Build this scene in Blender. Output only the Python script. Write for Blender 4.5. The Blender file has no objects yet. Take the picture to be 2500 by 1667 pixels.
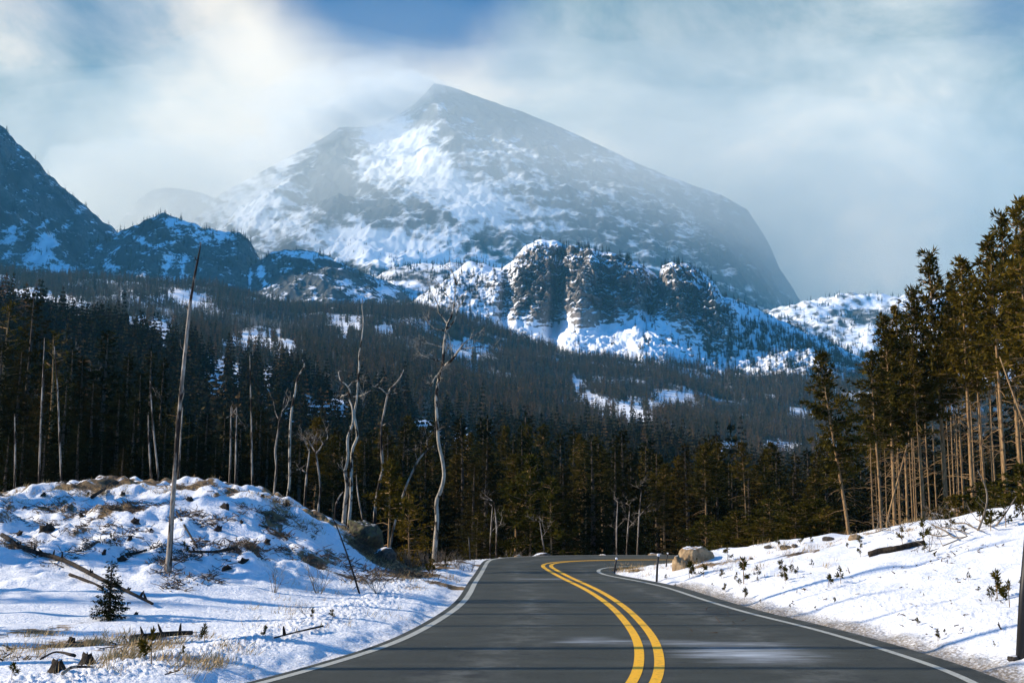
import bpy, math, random
import numpy as np
from mathutils import Vector, Matrix

SC = bpy.context.scene
COL = SC.collection
R = math.radians
rng = np.random.default_rng(7)
random.seed(7)

# ---------------------------------------------------------------- camera
FPX, CAMZ = 2778.0, 1.626
PITCH = math.atan((1228 - 833.5) / FPX)
SP, CP = math.sin(PITCH), math.cos(PITCH)
cam = bpy.data.objects.new("camera", bpy.data.cameras.new("camera"))
COL.objects.link(cam)
cam.location = (0, 0, CAMZ)
cam.rotation_euler = (math.pi / 2 + PITCH, 0, 0)
cam.data.sensor_width = 36
cam.data.lens = 36 * FPX / 2500
cam.data.clip_start, cam.data.clip_end = 0.1, 30000
SC.camera = cam

# ---------------------------------------------------------------- render + view
SC.view_settings.view_transform = 'Standard'
SC.view_settings.look = 'None'
SC.view_settings.gamma = 1
SC.view_settings.exposure = 0.78
SC.view_settings.use_curve_mapping = False
cy = SC.cycles
cy.use_denoising = True
cy.max_bounces = 6
cy.diffuse_bounces = 3
cy.glossy_bounces = 2
cy.transmission_bounces = 2
cy.volume_bounces = 3
cy.transparent_max_bounces = 4
cy.caustics_reflective = cy.caustics_refractive = False
cy.sample_clamp_indirect = 8

# ---------------------------------------------------------------- sun and sky
SUN_EL, SUN_AZ = R(27), R(-90)         # azimuth measured from +Y (the view) towards +X
sun = bpy.data.objects.new("sun", bpy.data.lights.new("sun", 'SUN'))
COL.objects.link(sun)
SUN_DIR = Vector((math.sin(SUN_AZ) * math.cos(SUN_EL), math.cos(SUN_AZ) * math.cos(SUN_EL), math.sin(SUN_EL)))
sun.rotation_euler = (-SUN_DIR).to_track_quat('-Z', 'Y').to_euler()
sun.location = SUN_DIR * 60
sun.data.energy = 5.0
sun.data.angle = R(0.5)
sun.data.color = (1.0, 0.87, 0.69)

def ae(px, row):
    """photo pixel -> (x/y, (z-CAMZ)/y) of its ray"""
    u = (np.asarray(px, float) - 1250) / FPX
    v = (833.5 - np.asarray(row, float)) / FPX
    k = CP - v * SP
    return u / k, (SP + v * CP) / k
def pix(x, y, z):
    a, e = x / y, (z - CAMZ) / y
    d = CP + e * SP
    return 1250 + FPX * a / d, 833.5 - FPX * (e * CP - SP) / d
def P(px, row, Y):
    a, e = ae(px, row)
    return Vector((float(a * Y), float(Y), float(CAMZ + e * Y)))

# ---------------------------------------------------------------- node helpers
class NT:
    def __init__(s, tree):
        s.t = tree
        tree.nodes.clear()
    def n(s, kind, **kw):
        nd = s.t.nodes.new(kind)
        ins = kw.pop('ins', {})
        for k, v in kw.items():
            setattr(nd, k, v)
        for k, v in ins.items():
            s.put(nd.inputs[k], v)
        return nd
    def put(s, sock, v):
        if isinstance(v, bpy.types.NodeSocket):
            s.t.links.new(v, sock)
        elif isinstance(v, bpy.types.Node):
            s.t.links.new(v.outputs[0], sock)
        else:
            if isinstance(v, (tuple, list)) and len(v) == 3 and sock.type == 'RGBA':
                v = (*v, 1)
            sock.default_value = v
    def math(s, op, a, b=0.0, clamp=False):
        return s.n('ShaderNodeMath', operation=op, use_clamp=clamp, ins={0: a, 1: b}).outputs[0]
    def ramp(s, f, a, b, lo=0.0, hi=1.0):
        return s.n('ShaderNodeMapRange', interpolation_type='SMOOTHSTEP', ins={0: f, 1: a, 2: b, 3: lo, 4: hi}).outputs[0]
    def mix(s, f, a, b, blend='MIX'):
        nd = s.n('ShaderNodeMix', data_type='RGBA', blend_type=blend)
        s.put(nd.inputs[0], f); s.put(nd.inputs[6], a); s.put(nd.inputs[7], b)
        return nd.outputs[2]
    def noise(s, vec, scale, detail=4, rough=0.55, dist=0.0, out=0):
        return s.n('ShaderNodeTexNoise', ins={'Vector': vec, 'Scale': scale, 'Detail': detail, 'Roughness': rough, 'Distortion': dist}).outputs[out]
    def attr(s, name, out='Fac'):
        return s.n('ShaderNodeAttribute', attribute_name=name).outputs[out]
    def mapping(s, vec, scale=(1, 1, 1), rot=(0, 0, 0), loc=(0, 0, 0)):
        return s.n('ShaderNodeMapping', ins={'Vector': vec, 'Scale': scale, 'Rotation': rot, 'Location': loc}).outputs[0]

# world: Nishita sky with a bank of cloud to the north, over the mountain
world = bpy.data.worlds.new("World")
SC.world = world
world.use_nodes = True
w = NT(world.node_tree)
SKY = 0.085
sky = w.n('ShaderNodeTexSky', sky_type='NISHITA', sun_disc=False)
sky.sun_elevation = SUN_EL
sky.sun_rotation = SUN_AZ
sky.altitude = 2800
sky.air_density = 1.0
sky.dust_density = 0.3
sky.ozone_density = 2.0
skyc = w.mix(1.0, sky.outputs[0], (0.11, 0.84, 1.50), 'MULTIPLY')
gen = w.n('ShaderNodeTexCoord').outputs['Generated']
def wdir(px, row):
    a, e = ae(px, row)
    v = Vector((a, 1, e)).normalized()
    return tuple(v)
warp = w.noise(gen, 5.0, 5, 0.55, out=1)
wv = w.n('ShaderNodeVectorMath', operation='SUBTRACT', ins={0: warp, 1: (0.5, 0.5, 0.5)}).outputs[0]
wv2 = w.n('ShaderNodeVectorMath', operation='SCALE', ins={0: wv, 'Scale': 0.11}).outputs[0]
gw = w.n('ShaderNodeVectorMath', operation='ADD', ins={0: gen, 1: wv2}).outputs[0]
gwn = w.n('ShaderNodeVectorMath', operation='NORMALIZE', ins={0: gw}).outputs[0]
def blob(px, row, rad, soft=1.0, sx=1.0):
    """soft round patch of sky around a direction; rad in degrees"""
    c = wdir(px, row)
    d = w.n('ShaderNodeVectorMath', operation='SUBTRACT', ins={0: gwn, 1: c}).outputs[0]
    d = w.n('ShaderNodeVectorMath', operation='MULTIPLY', ins={0: d, 1: (1 / sx, 1 / sx, 1)}).outputs[0]
    L = w.n('ShaderNodeVectorMath', operation='LENGTH', ins={0: d}).outputs['Value']
    return w.ramp(L, R(rad) * (1 - soft), R(rad) * (1 + soft * .35), 1, 0)
n1 = w.noise(w.mapping(gen, (1, 1, 1.5)), 6.0, 9, 0.62, 0.35)
n2 = w.noise(w.mapping(gen, (1, 1, 1.5), loc=(3, 1, 2)), 3.2, 5, 0.55, 0.3)
# cloud brightness
def over(base, *terms):
    r = base
    for t, wgt in terms:
        r = w.math('ADD', r, w.math('MULTIPLY', t, wgt))
    return r
bright = over(w.math('MULTIPLY', w.math('SUBTRACT', n1, 0.5), 1.35),
              (w.math('SUBTRACT', n2, 0.5), 0.55),
              (blob(600, 80, 5.0, .9, 2.4), 0.26), (blob(780, 80, 4.4, .9, 2.2), 0.34), (blob(930, 130, 3.6, .9, 1.6), 0.36), (blob(2050, 560, 7, .9, 1.5), 0.26), (blob(420, 420, 5, .9, 2.0), 0.16),
              (blob(880, 260, 3.6, .9, 1.8), 0.42), (blob(1010, 215, 2.0, .9, 1.3), 0.25), (blob(690, 340, 3.6, .9, 1.9), 0.22),
              (blob(200, 190, 4.6, .9, 1.5), -0.26), (blob(590, 225, 2.6, .9, 1.3), -0.20),
              (blob(20, 120, 3.2, .9, 1), 0.40), (blob(1480, 230, 5.0, .9, 1.4), 0.14),
              (blob(2150, 230, 7, .9, 1.3), 0.14), (blob(1720, 120, 4.0, .9, 1.5), -0.14),
              (blob(1250, 330, 3.5, .9, 1.6), 0.10), (blob(200, 420, 5, .9, 1.6), 0.10))
bright = w.math('ADD', bright, 0.16)
bright = w.ramp(bright, -0.35, 0.75)
ccol = w.n('ShaderNodeValToRGB', ins={0: bright})
cr = ccol.color_ramp
CL = 1.0 / SKY
stops = [(0.0, (0.03, 0.12, 0.20)), (0.35, (0.20, 0.245, 0.25)), (0.7, (0.40, 0.41, 0.38)), (1.0, (0.74, 0.64, 0.51))]
cr.elements[0].position, cr.elements[0].color = 0.0, (*stops[0][1], 1)
cr.elements[1].position, cr.elements[1].color = 1.0, (*stops[3][1], 1)
for p_, c_ in stops[1:3]:
    el_ = cr.elements.new(p_); el_.color = (*c_, 1)
CLOUD_GAIN = w.n('ShaderNodeValue'); CLOUD_GAIN.outputs[0].default_value = 1.05 * CL
cloudc = w.n('ShaderNodeVectorMath', operation='SCALE', ins={0: ccol.outputs[0], 'Scale': CLOUD_GAIN.outputs[0]}).outputs[0]
# where there is cloud: a wide bank to the north, open blue overhead and behind
bank = w.ramp(w.n('ShaderNodeVectorMath', operation='DOT_PRODUCT', ins={0: gwn, 1: wdir(1250, 430)}).outputs['Value'], math.cos(R(44)), math.cos(R(33)))
hole = w.math('MAXIMUM', blob(985, -75, 5.0, .5, 1.7), w.math('MULTIPLY', blob(190, -30, 4.6, .8, 1.4), 0.40))
hole = w.math('MAXIMUM', hole, w.math('MULTIPLY', blob(1200, 40, 3.8, .95, 1.4), 0.45))
hole = w.math('MAXIMUM', hole, w.math('MULTIPLY', blob(1750, 120, 4.5, .95, 1.5), 0.12))
hole = w.math('MAXIMUM', hole, w.math('MULTIPLY', blob(2470, 0, 2.6, .9, 1.2), 0.5))
mask = w.math('MULTIPLY', bank, w.math('SUBTRACT', 1.0, hole))
bluec = w.n('ShaderNodeVectorMath', operation='SCALE', ins={0: (0.0, 0.05, 0.20), 'Scale': 0.8 * CL}).outputs[0]
skyfront = w.mix(0.97, skyc, bluec)
skymix = w.mix(bank, skyc, skyfront)
final = w.mix(mask, skymix, cloudc)
bg = w.n('ShaderNodeBackground', ins={'Color': final, 'Strength': SKY})
w.n('ShaderNodeOutputWorld', ins={'Surface': bg})

# ---------------------------------------------------------------- object helpers
def tag(o, label=None, cat=None, group=None, kind=None):
    if label: o['label'] = label
    if cat: o['category'] = cat
    if group: o['group'] = group
    if kind: o['kind'] = kind
    return o
def empty(name, loc, rz=0.0, scale=None):
    o = bpy.data.objects.new(name, None)
    COL.objects.link(o)
    o.location = loc
    o.rotation_euler = (0, 0, rz)
    o.empty_display_size = 0.2
    if scale: o.scale = scale
    return o
def mesh_data(name, V, F, mat, smooth=True):
    """V (n,3) array; F list of (k,m) int arrays (tris and quads)"""
    me = bpy.data.meshes.new(name)
    V = np.asarray(V, np.float32)
    Fs = [np.asarray(f, np.int32) for f in F if len(f)]
    me.vertices.add(len(V)); me.vertices.foreach_set('co', V.ravel())
    idx = np.concatenate([f.ravel() for f in Fs])
    tot = np.concatenate([np.full(len(f), f.shape[1], np.int32) for f in Fs])
    st = np.concatenate([[0], np.cumsum(tot)[:-1]]).astype(np.int32)
    me.loops.add(len(idx)); me.loops.foreach_set('vertex_index', idx)
    me.polygons.add(len(tot)); me.polygons.foreach_set('loop_start', st)
    if smooth:
        me.polygons.foreach_set('use_smooth', np.ones(len(tot), bool))
    if mat: me.materials.append(mat)
    me.update(calc_edges=True)
    return me
def vattr(me, name, arr):
    a = me.attributes.new(name, 'FLOAT', 'POINT')
    a.data.foreach_set('value', np.asarray(arr, np.float32).ravel())
def obj(name, me, parent=None):
    o = bpy.data.objects.new(name, me)
    COL.objects.link(o)
    if parent: o.parent = parent
    return o
class MB:
    """collects vertices and faces for one mesh"""
    def __init__(s): s.V, s.T, s.Q, s.k = [], [], [], 0
    def add(s, V, T=None, Q=None):
        V = np.asarray(V, float).reshape(-1, 3)
        if T is not None and len(T): s.T.append(np.asarray(T) + s.k)
        if Q is not None and len(Q): s.Q.append(np.asarray(Q) + s.k)
        s.V.append(V); s.k += len(V)
    def tube(s, pts, rad, sides=6, cap=True, jit=0.0):
        pts = np.asarray([tuple(p) for p in pts], float); n = len(pts)
        rad = np.interp(np.linspace(0, 1, n), np.linspace(0, 1, len(rad)), rad)
        tan = np.gradient(pts, axis=0); tan /= np.linalg.norm(tan, axis=1)[:, None] + 1e-9
        ref = np.array([0.31, 0.95, 0.05]) if abs(tan[:, 2]).mean() > .5 else np.array([0, 0, 1.0])
        a = np.cross(tan, ref); a /= np.linalg.norm(a, axis=1)[:, None] + 1e-9
        b = np.cross(tan, a)
        th = np.linspace(0, 2 * np.pi, sides, endpoint=False)
        rr = rad[:, None] * (1 + (rng.uniform(-jit, jit, (n, sides)) if jit else 0))
        ring = pts[:, None] + rr[..., None] * (np.cos(th)[None, :, None] * a[:, None] + np.sin(th)[None, :, None] * b[:, None])
        i = np.arange(n - 1)[:, None] * sides; j = np.arange(sides)[None]; j2 = (j + 1) % sides
        Q = np.stack([i + j, i + j2, i + sides + j2, i + sides + j], -1).reshape(-1, 4)
        V = ring.reshape(-1, 3); T = []
        if cap:
            V = np.vstack([V, pts[0], pts[-1]]); c0, c1 = n * sides, n * sides + 1
            for k in range(sides):
                k2 = (k + 1) % sides
                T += [(c0, k2, k), (c1, (n - 1) * sides + k, (n - 1) * sides + k2)]
        s.add(V, T, Q)
    def mesh(s, name, mat, smooth=True):
        V = np.vstack(s.V)
        F = []
        if s.T: F.append(np.vstack(s.T))
        if s.Q: F.append(np.vstack(s.Q))
        return mesh_data(name, V, F, mat, smooth)
    def build(s, name, mat, parent=None, smooth=True):
        return obj(name, s.mesh(name, mat, smooth), parent)

# ---------------------------------------------------------------- numpy noise
def _h(ix, iy, seed):
    h = (ix.astype(np.int64) * 374761393 + iy.astype(np.int64) * 668265263 + seed * 1442695041) & 0xFFFFFFFF
    h = ((h ^ (h >> 13)) * 1274126177) & 0xFFFFFFFF
    h = ((h ^ (h >> 16)) * 2246822519) & 0xFFFFFFFF
    return (h ^ (h >> 15)) & 0xFFFFFFFF
def gnoise(x, y, seed=0):
    x = np.asarray(x, float); y = np.asarray(y, float)
    xi, yi = np.floor(x), np.floor(y); fx, fy = x - xi, y - yi
    def g(dx, dy):
        a = _h(xi + dx, yi + dy, seed) * (2 * np.pi / 4294967296.0)
        return np.cos(a) * (fx - dx) + np.sin(a) * (fy - dy)
    u = fx * fx * fx * (fx * (fx * 6 - 15) + 10); v = fy * fy * fy * (fy * (fy * 6 - 15) + 10)
    a = g(0, 0) * (1 - u) + g(1, 0) * u; b = g(0, 1) * (1 - u) + g(1, 1) * u
    return (a * (1 - v) + b * v) * 1.5
def fbm(x, y, oct=4, seed=0, gain=0.5):
    s, a = 0, 1
    for o in range(oct):
        s = s + a * gnoise(x, y, seed + o * 17); x, y, a = x * 2.03 + 5.1, y * 2.03 - 3.7, a * gain
    return s
def ridged(x, y, oct=5, seed=0, gain=0.5):
    s, a = 0, 1
    for o in range(oct):
        s = s + a * (1 - np.abs(gnoise(x, y, seed + o * 13)) * 1.6); x, y, a = x * 2.07 + 1.3, y * 2.07 + 4.1, a * gain
    return s - 1.2
def ss(a, b, x):
    t = np.clip((x - a) / (b - a), 0, 1)
    return t * t * (3 - 2 * t)
def smin(a, b, k):
    h = np.clip(0.5 + 0.5 * (b - a) / k, 0, 1)
    return b * (1 - h) + a * h - k * h * (1 - h)

# ---------------------------------------------------------------- materials
def material(name):
    m = bpy.data.materials.new(name)
    m.use_nodes = True
    return m, NT(m.node_tree)
def finish(t, col, rough=0.8, bump=None, bs=0.3, bd=0.02, spec=0.3, extra=None):
    ins = {'Base Color': col, 'Roughness': rough, 'Specular IOR Level': spec}
    b = t.n('ShaderNodeBsdfPrincipled', ins=ins)
    if bump is not None:
        t.put(b.inputs['Normal'], t.n('ShaderNodeBump', ins={'Height': bump, 'Strength': bs, 'Distance': bd}).outputs[0])
    for k, v in (extra or {}).items(): t.put(b.inputs[k], v)
    t.n('ShaderNodeOutputMaterial', ins={'Surface': b})
def objco(t): return t.n('ShaderNodeTexCoord').outputs['Object']

def mat_ground():
    m, t = material('snowy_ground'); c = objco(t)
    bare = t.attr('bare'); litter = t.attr('litter'); grit = t.attr('grit')
    nf = t.noise(c, 9.0, 6, 0.65)
    nm = t.noise(c, 1.7, 5, 0.6)
    f = t.ramp(t.math('ADD', bare, t.math('MULTIPLY', t.math('SUBTRACT', nf, 0.5), 0.9)), 0.42, 0.62)
    straw = t.mix(t.ramp(t.noise(c, 4.5, 5), .35, .65), (0.050, 0.032, 0.020), (0.24, 0.15, 0.065))
    snow = t.mix(nm, (0.80, 0.825, 0.86), (0.88, 0.885, 0.90))
    dirty = t.mix(t.ramp(t.math('ADD', grit, t.math('MULTIPLY', t.math('SUBTRACT', t.noise(c, 28, 4, .7), .5), 1.2)), 0.40, 0.95), snow, (0.20, 0.165, 0.125))
    col = t.mix(f, dirty, straw)
    lf = t.ramp(t.math('ADD', litter, t.math('MULTIPLY', t.math('SUBTRACT', t.noise(c, 0.35, 6, .65), .5), .8)), .35, .65)
    col = t.mix(lf, col, t.mix(nf, (0.028, 0.022, 0.014), (0.085, 0.060, 0.034)))
    finish(t, col, 0.75, t.math('ADD', t.noise(c, 26, 5, .6), t.math('MULTIPLY', t.noise(t.mapping(c, (1.2, 3.2, 1), (0, 0, .5)), 2.6, 6, .6), 3.0)), 0.6, 0.05, 0.25)
    return m
def mat_rockface(name, rock_a, rock_b, sc, tint=(0.84, 0.87, 0.92), ledge=6.0, wide=.09, streak=None, fine=.9):
    m, t = material(name)
    c = objco(t)
    snow = t.attr('snow')
    n1 = t.noise(t.mapping(c, *streak) if streak else t.mapping(c, (1, 1, ledge)), sc, 7, 0.66)
    n2 = t.noise(c, sc * 3.1, 6, 0.65)
    n3 = t.noise(c, sc * .25, 3)
    f = t.ramp(t.math('ADD', snow, t.math('ADD', t.math('MULTIPLY', t.math('SUBTRACT', n1, .5), 1.15), t.math('MULTIPLY', t.math('SUBTRACT', n2, .5), fine))), 0.5 - wide, 0.5 + wide)
    rock = t.mix(t.ramp(n2, .35, .65), rock_a, rock_b)
    rock = t.mix(t.ramp(n3, .4, .65), rock, tuple(x * .62 for x in rock_a))
    col = t.mix(f, rock, tint)
    finish(t, col, 0.85, t.math('ADD', n1, n2), 0.7, 2.0 / max(sc * 40, .01), 0.1)
    return m
def mat_asphalt():
    m, t = material('asphalt'); c = objco(t)
    n = t.noise(c, 120, 4, .75); n4 = t.noise(c, 22, 5, .7); n2 = t.noise(t.mapping(c, (.45, 2.2, 1), (0, 0, .12)), 1.3, 5, .6); n3 = t.noise(c, .28, 4)
    g = t.math('ADD', t.math('MULTIPLY', n, .5), t.math('MULTIPLY', n4, .5))
    col = t.mix(t.ramp(g, .28, .72), (0.004, 0.005, 0.0035), (0.053, 0.053, 0.038))
    col = t.mix(t.math('MULTIPLY', t.ramp(n2, .42, .72), .7), col, (0.046, 0.048, 0.037))
    col = t.mix(t.math('MULTIPLY', t.ramp(n3, .5, .7), .45), col, (0.013, 0.0145, 0.012))
    # sealed cracks: thin dark wandering lines, and a darker patch of new tar
    wc = t.n('ShaderNodeVectorMath', operation='ADD', ins={0: c, 1: t.n('ShaderNodeVectorMath', operation='SCALE', ins={0: t.noise(c, .9, 4, .6, out=1), 'Scale': 1.6}).outputs[0]}).outputs[0]
    vor = t.n('ShaderNodeTexVoronoi', feature='DISTANCE_TO_EDGE', ins={'Vector': wc, 'Scale': .22}).outputs['Distance']
    cr_ = t.math('MULTIPLY', t.ramp(vor, .007, .0015), t.ramp(t.noise(c, .5, 3), .42, .58))
    col = t.mix(t.math('MULTIPLY', cr_, .8), col, (0.006, 0.006, 0.006))
    col = t.mix(t.math('MULTIPLY', t.attr('tar'), .85), col, (0.007, 0.008, 0.009))
    # tyre-polished wheel paths and pale salt between them
    col = t.mix(t.math('MULTIPLY', t.attr('salt'), t.ramp(t.noise(t.mapping(c, (1, 1, 1)), 2.4, 6, .7), .40, .70)), col, (0.115, 0.115, 0.10))
    # wind-blown streaks of powder snow lying on the surface
    ws = t.noise(t.mapping(c, (.33, 1.7, 1), (0, 0, -.30)), 1.0, 7, .62, .5)
    ws2 = t.noise(t.mapping(c, (1.1, 9.0, 1), (0, 0, -.25)), 1.6, 5, .62)
    d = t.attr('drift')
    f = t.ramp(t.math('ADD', t.math('MULTIPLY', t.math('SUBTRACT', ws, .5), .9), t.math('ADD', t.math('MULTIPLY', t.math('SUBTRACT', ws2, .5), .5), d)), .28, 1.05)
    col = t.mix(f, col, (0.62, 0.68, 0.74))
    sp = t.ramp(t.noise(c, 11, 4, .6), .70, .77)
    col = t.mix(t.math('MULTIPLY', sp, .5), col, (0.5, .53, .56))
    finish(t, col, 0.7, n, .6, .006, .35)
    return m
def mat_paint(name, col):
    m, t = material(name); c = objco(t)
    n = t.noise(c, 60, 4, .7)
    f = t.math('MULTIPLY', t.ramp(t.math('ADD', t.noise(c, 16, 6, .75), t.math('MULTIPLY', t.noise(c, 1.1, 3), .35)), .64, .86), .75)
    k = t.mix(n, tuple(x * .86 for x in col), col)
    finish(t, t.mix(f, k, tuple(x * .38 + .03 for x in col)), .6, n, .3, .004)
    return m
def mat_needles(name, dark, light, warm, tr=0.25):
    m, t = material(name)
    oi = t.n('ShaderNodeObjectInfo').outputs['Random']
    c = t.n('ShaderNodeTexCoord').outputs['Object']
    n = t.noise(c, 1.6, 4, .6)
    col = t.mix(t.ramp(n, .35, .65), dark, light)
    col = t.mix(t.math('MULTIPLY', t.ramp(oi, .45, 1.0), .75), col, warm)
    b = t.n('ShaderNodeBsdfPrincipled', ins={'Base Color': col, 'Roughness': .9, 'Specular IOR Level': .0})
    tl = t.n('ShaderNodeBsdfTranslucent', ins={'Color': col})
    t.n('ShaderNodeOutputMaterial', ins={'Surface': t.n('ShaderNodeMixShader', ins={0: tr, 1: b, 2: tl})})
    return m
def mat_bark(name, a, b, patch=None, ps=(1, 1, .35), scale=7, lo=.55, hi=.62):
    m, t = material(name); c = objco(t)
    n = t.noise(t.mapping(c, (1, 1, .18)), 26, 5, .65)
    col = t.mix(t.ramp(n, .35, .65), a, b)
    if patch:
        col = t.mix(t.ramp(t.noise(t.mapping(c, ps), scale, 4, .6), lo, hi), col, patch)
    finish(t, col, .85, n, .8, .012, .15)
    return m
def mat_stone(name, a, b, sc=3.0, snow=0.72, lichen=None):
    m, t = material(name); c = objco(t)
    n = t.noise(c, sc, 7, .65); n2 = t.noise(c, sc * 9, 4, .7)
    col = t.mix(t.ramp(n, .35, .65), a, b)
    col = t.mix(t.math('MULTIPLY', t.ramp(n2, .5, .7), .5), col, tuple(x * .45 for x in a))
    if lichen: col = t.mix(t.ramp(t.noise(c, sc * 1.7, 5), .48, .62), col, lichen)
    nz = t.n('ShaderNodeSeparateXYZ', ins={0: t.n('ShaderNodeNewGeometry').outputs['Normal']}).outputs['Z']
    f = t.ramp(t.math('ADD', nz, t.math('MULTIPLY', t.math('SUBTRACT', n, .5), .5)), snow, snow + .12)
    finish(t, t.mix(f, col, (.84, .86, .89)), .85, t.math('ADD', n, t.math('MULTIPLY', n2, .3)), .9, .05, .2)
    return m
def mat_plain(name, a, b, sc=30, rough=.6, metal=0.0):
    m, t = material(name); c = objco(t)
    finish(t, t.mix(t.noise(c, sc, 4), a, b), rough, None, extra={'Metallic': metal})
    return m

M = {}
M['ground'] = mat_ground()
M['asphalt'] = mat_asphalt()
M['white'] = mat_paint('white_road_paint', (0.44, 0.44, 0.385))
M['yellow'] = mat_paint('yellow_road_paint', (0.93, 0.47, 0.003))
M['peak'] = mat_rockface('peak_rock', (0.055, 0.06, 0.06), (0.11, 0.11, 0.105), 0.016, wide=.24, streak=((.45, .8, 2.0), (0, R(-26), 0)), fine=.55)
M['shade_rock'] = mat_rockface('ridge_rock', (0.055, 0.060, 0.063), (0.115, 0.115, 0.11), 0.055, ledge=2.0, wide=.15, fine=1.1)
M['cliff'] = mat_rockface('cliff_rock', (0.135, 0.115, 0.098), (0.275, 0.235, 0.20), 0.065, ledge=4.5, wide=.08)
M['spruce'] = mat_needles('spruce_needles', (0.008, 0.010, 0.0045), (0.024, 0.026, 0.0095), (0.034, 0.025, 0.008), .2)
M['pine'] = mat_needles('pine_needles', (0.026, 0.024, 0.005), (0.095, 0.072, 0.013), (0.12, 0.078, 0.010))
M['youngpine'] = mat_needles('young_pine_needles', (0.022, 0.023, 0.004), (0.072, 0.060, 0.010), (0.088, 0.062, 0.009))
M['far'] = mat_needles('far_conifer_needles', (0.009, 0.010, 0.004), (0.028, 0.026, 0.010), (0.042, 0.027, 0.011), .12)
M['farwarm'] = mat_needles('sunlit_far_needles', (0.040, 0.031, 0.012), (0.10, 0.074, 0.032), (0.16, 0.085, 0.038), .12)  # warm sunlight on the far slope is painted into this needle colour
M['twig'] = mat_plain('bare_twigs', (0.16, 0.13, 0.10), (0.26, 0.22, 0.175), 3)
M['snag'] = mat_bark('weathered_dead_wood', (0.17, 0.13, 0.095), (0.42, 0.36, 0.285), (0.022, 0.015, 0.011), (1.6, 1.6, .30), 4.0, .47, .55)
M['aspen'] = mat_bark('pale_aspen_bark', (0.24, 0.19, 0.135), (0.52, 0.46, 0.36), (0.026, 0.018, 0.013), (1, 1, .55), 6.0, .50, .57)
M['darktwig'] = mat_bark('grey_brown_twigs', (0.10, 0.078, 0.055), (0.24, 0.195, 0.145))
M['pinebark'] = mat_bark('orange_pine_bark', (0.17, 0.098, 0.042), (0.38, 0.24, 0.115), (0.12, 0.065, 0.034), (1, 1, .4), 9, .55, .65)
M['darkbark'] = mat_bark('dark_spruce_bark', (0.05, 0.036, 0.026), (0.13, 0.098, 0.07))
M['log'] = mat_bark('grey_fallen_wood', (0.012, 0.009, 0.006), (0.048, 0.036, 0.026), (0.010, 0.008, 0.006), (1, 1, 1), 4)
M['straw'] = mat_plain('straw_grass', (0.30, 0.19, 0.075), (0.52, 0.36, 0.15), 6)
M['brush'] = mat_plain('dark_slash_twigs', (0.025, 0.016, 0.010), (0.12, 0.070, 0.035), 3)
M['granite'] = mat_stone('tan_granite', (0.25, 0.165, 0.085), (0.45, 0.32, 0.18), 2.6, .88)
M['mossrock'] = mat_stone('mossy_rock', (0.05, 0.042, 0.030), (0.11, 0.095, 0.065), 3.0, .93, (0.10, 0.10, 0.045))
M['darkrock'] = mat_stone('dark_rock', (0.05, 0.042, 0.035), (0.14, 0.115, 0.09), 4.0, .80)
M['black'] = mat_plain('black_steel', (0.012, 0.012, 0.013), (0.03, 0.028, 0.027), 12, .5, .3)
M['reflector'] = mat_plain('white_reflector', (0.7, 0.72, 0.74), (0.82, .83, .84), 9, .3)
M['green'] = mat_plain('pale_green_plastic', (0.26, 0.36, 0.24), (0.36, 0.45, 0.32), 6, .5)
M['rail'] = mat_bark('grey_rail_wood', (0.16, 0.14, 0.12), (0.36, 0.33, 0.29))
# ================================================================ ROAD (traced edges laid on the ground plane)
def on_ground(px, row):
    a, e = ae(px, row)
    Y = -CAMZ / e
    return (float(a * Y), float(Y))
LEFT_PX = [(1649, 1355.6), (1476, 1354.9), (1357, 1356), (1268, 1358.6), (1208, 1363), (1193, 1369), (1183, 1384), (1173, 1402), (1158, 1425), (1148, 1446),
           (1125, 1476), (1074, 1512), (1000, 1553), (925, 1584), (765, 1632), (659, 1663)]
MID_PX = [(1643, 1366), (1476, 1366.9), (1387, 1369.6), (1347, 1373.5), (1333, 1380), (1350, 1392.5), (1387, 1412), (1446, 1440), (1506, 1479), (1550.6, 1524), (1577, 1562), (1586, 1601), (1574, 1667)]
RIGHT_PX = [(1536, 1381), (1491, 1383.2), (1464, 1388), (1458, 1394), (1470, 1401.8), (1500, 1407.9), (1550.6, 1416.7), (1625, 1433), (1700, 1458), (1836, 1498.6),
            (1972, 1531), (2108, 1570), (2210, 1602), (2312, 1636), (2380, 1663.6)]
def spline(pts, n=14):
    pts = np.array(pts, float)
    p = np.vstack([2 * pts[0] - pts[1], pts, 2 * pts[-1] - pts[-2]])
    # centripetal Catmull-Rom
    out = []
    for i in range(1, len(p) - 2):
        p0, p1, p2, p3 = p[i - 1:i + 3]
        t0 = 0; t1 = t0 + np.linalg.norm(p1 - p0) ** .5; t2 = t1 + np.linalg.norm(p2 - p1) ** .5; t3 = t2 + np.linalg.norm(p3 - p2) ** .5
        t = np.linspace(t1, t2, n, endpoint=False)[:, None]
        A1 = (t1 - t) / (t1 - t0) * p0 + (t - t0) / (t1 - t0) * p1
        A2 = (t2 - t) / (t2 - t1) * p1 + (t - t1) / (t2 - t1) * p2
        A3 = (t3 - t) / (t3 - t2) * p2 + (t - t2) / (t3 - t2) * p3
        B1 = (t2 - t) / (t2 - t0) * A1 + (t - t0) / (t2 - t0) * A2
        B2 = (t3 - t) / (t3 - t1) * A2 + (t - t1) / (t3 - t1) * A3
        out.append((t2 - t) / (t2 - t1) * B1 + (t - t1) / (t2 - t1) * B2)
    out.append(p[-2][None])
    return np.vstack(out)
def smooth_line(p, k=5):
    q = p.copy()
    for _ in range(k): q[1:-1] = .25 * q[:-2] + .5 * q[1:-1] + .25 * q[2:]
    return q
lw = [on_ground(*p) for p in LEFT_PX]; mw = [on_ground(*p) for p in MID_PX]; rw = [on_ground(*p) for p in RIGHT_PX]
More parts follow.
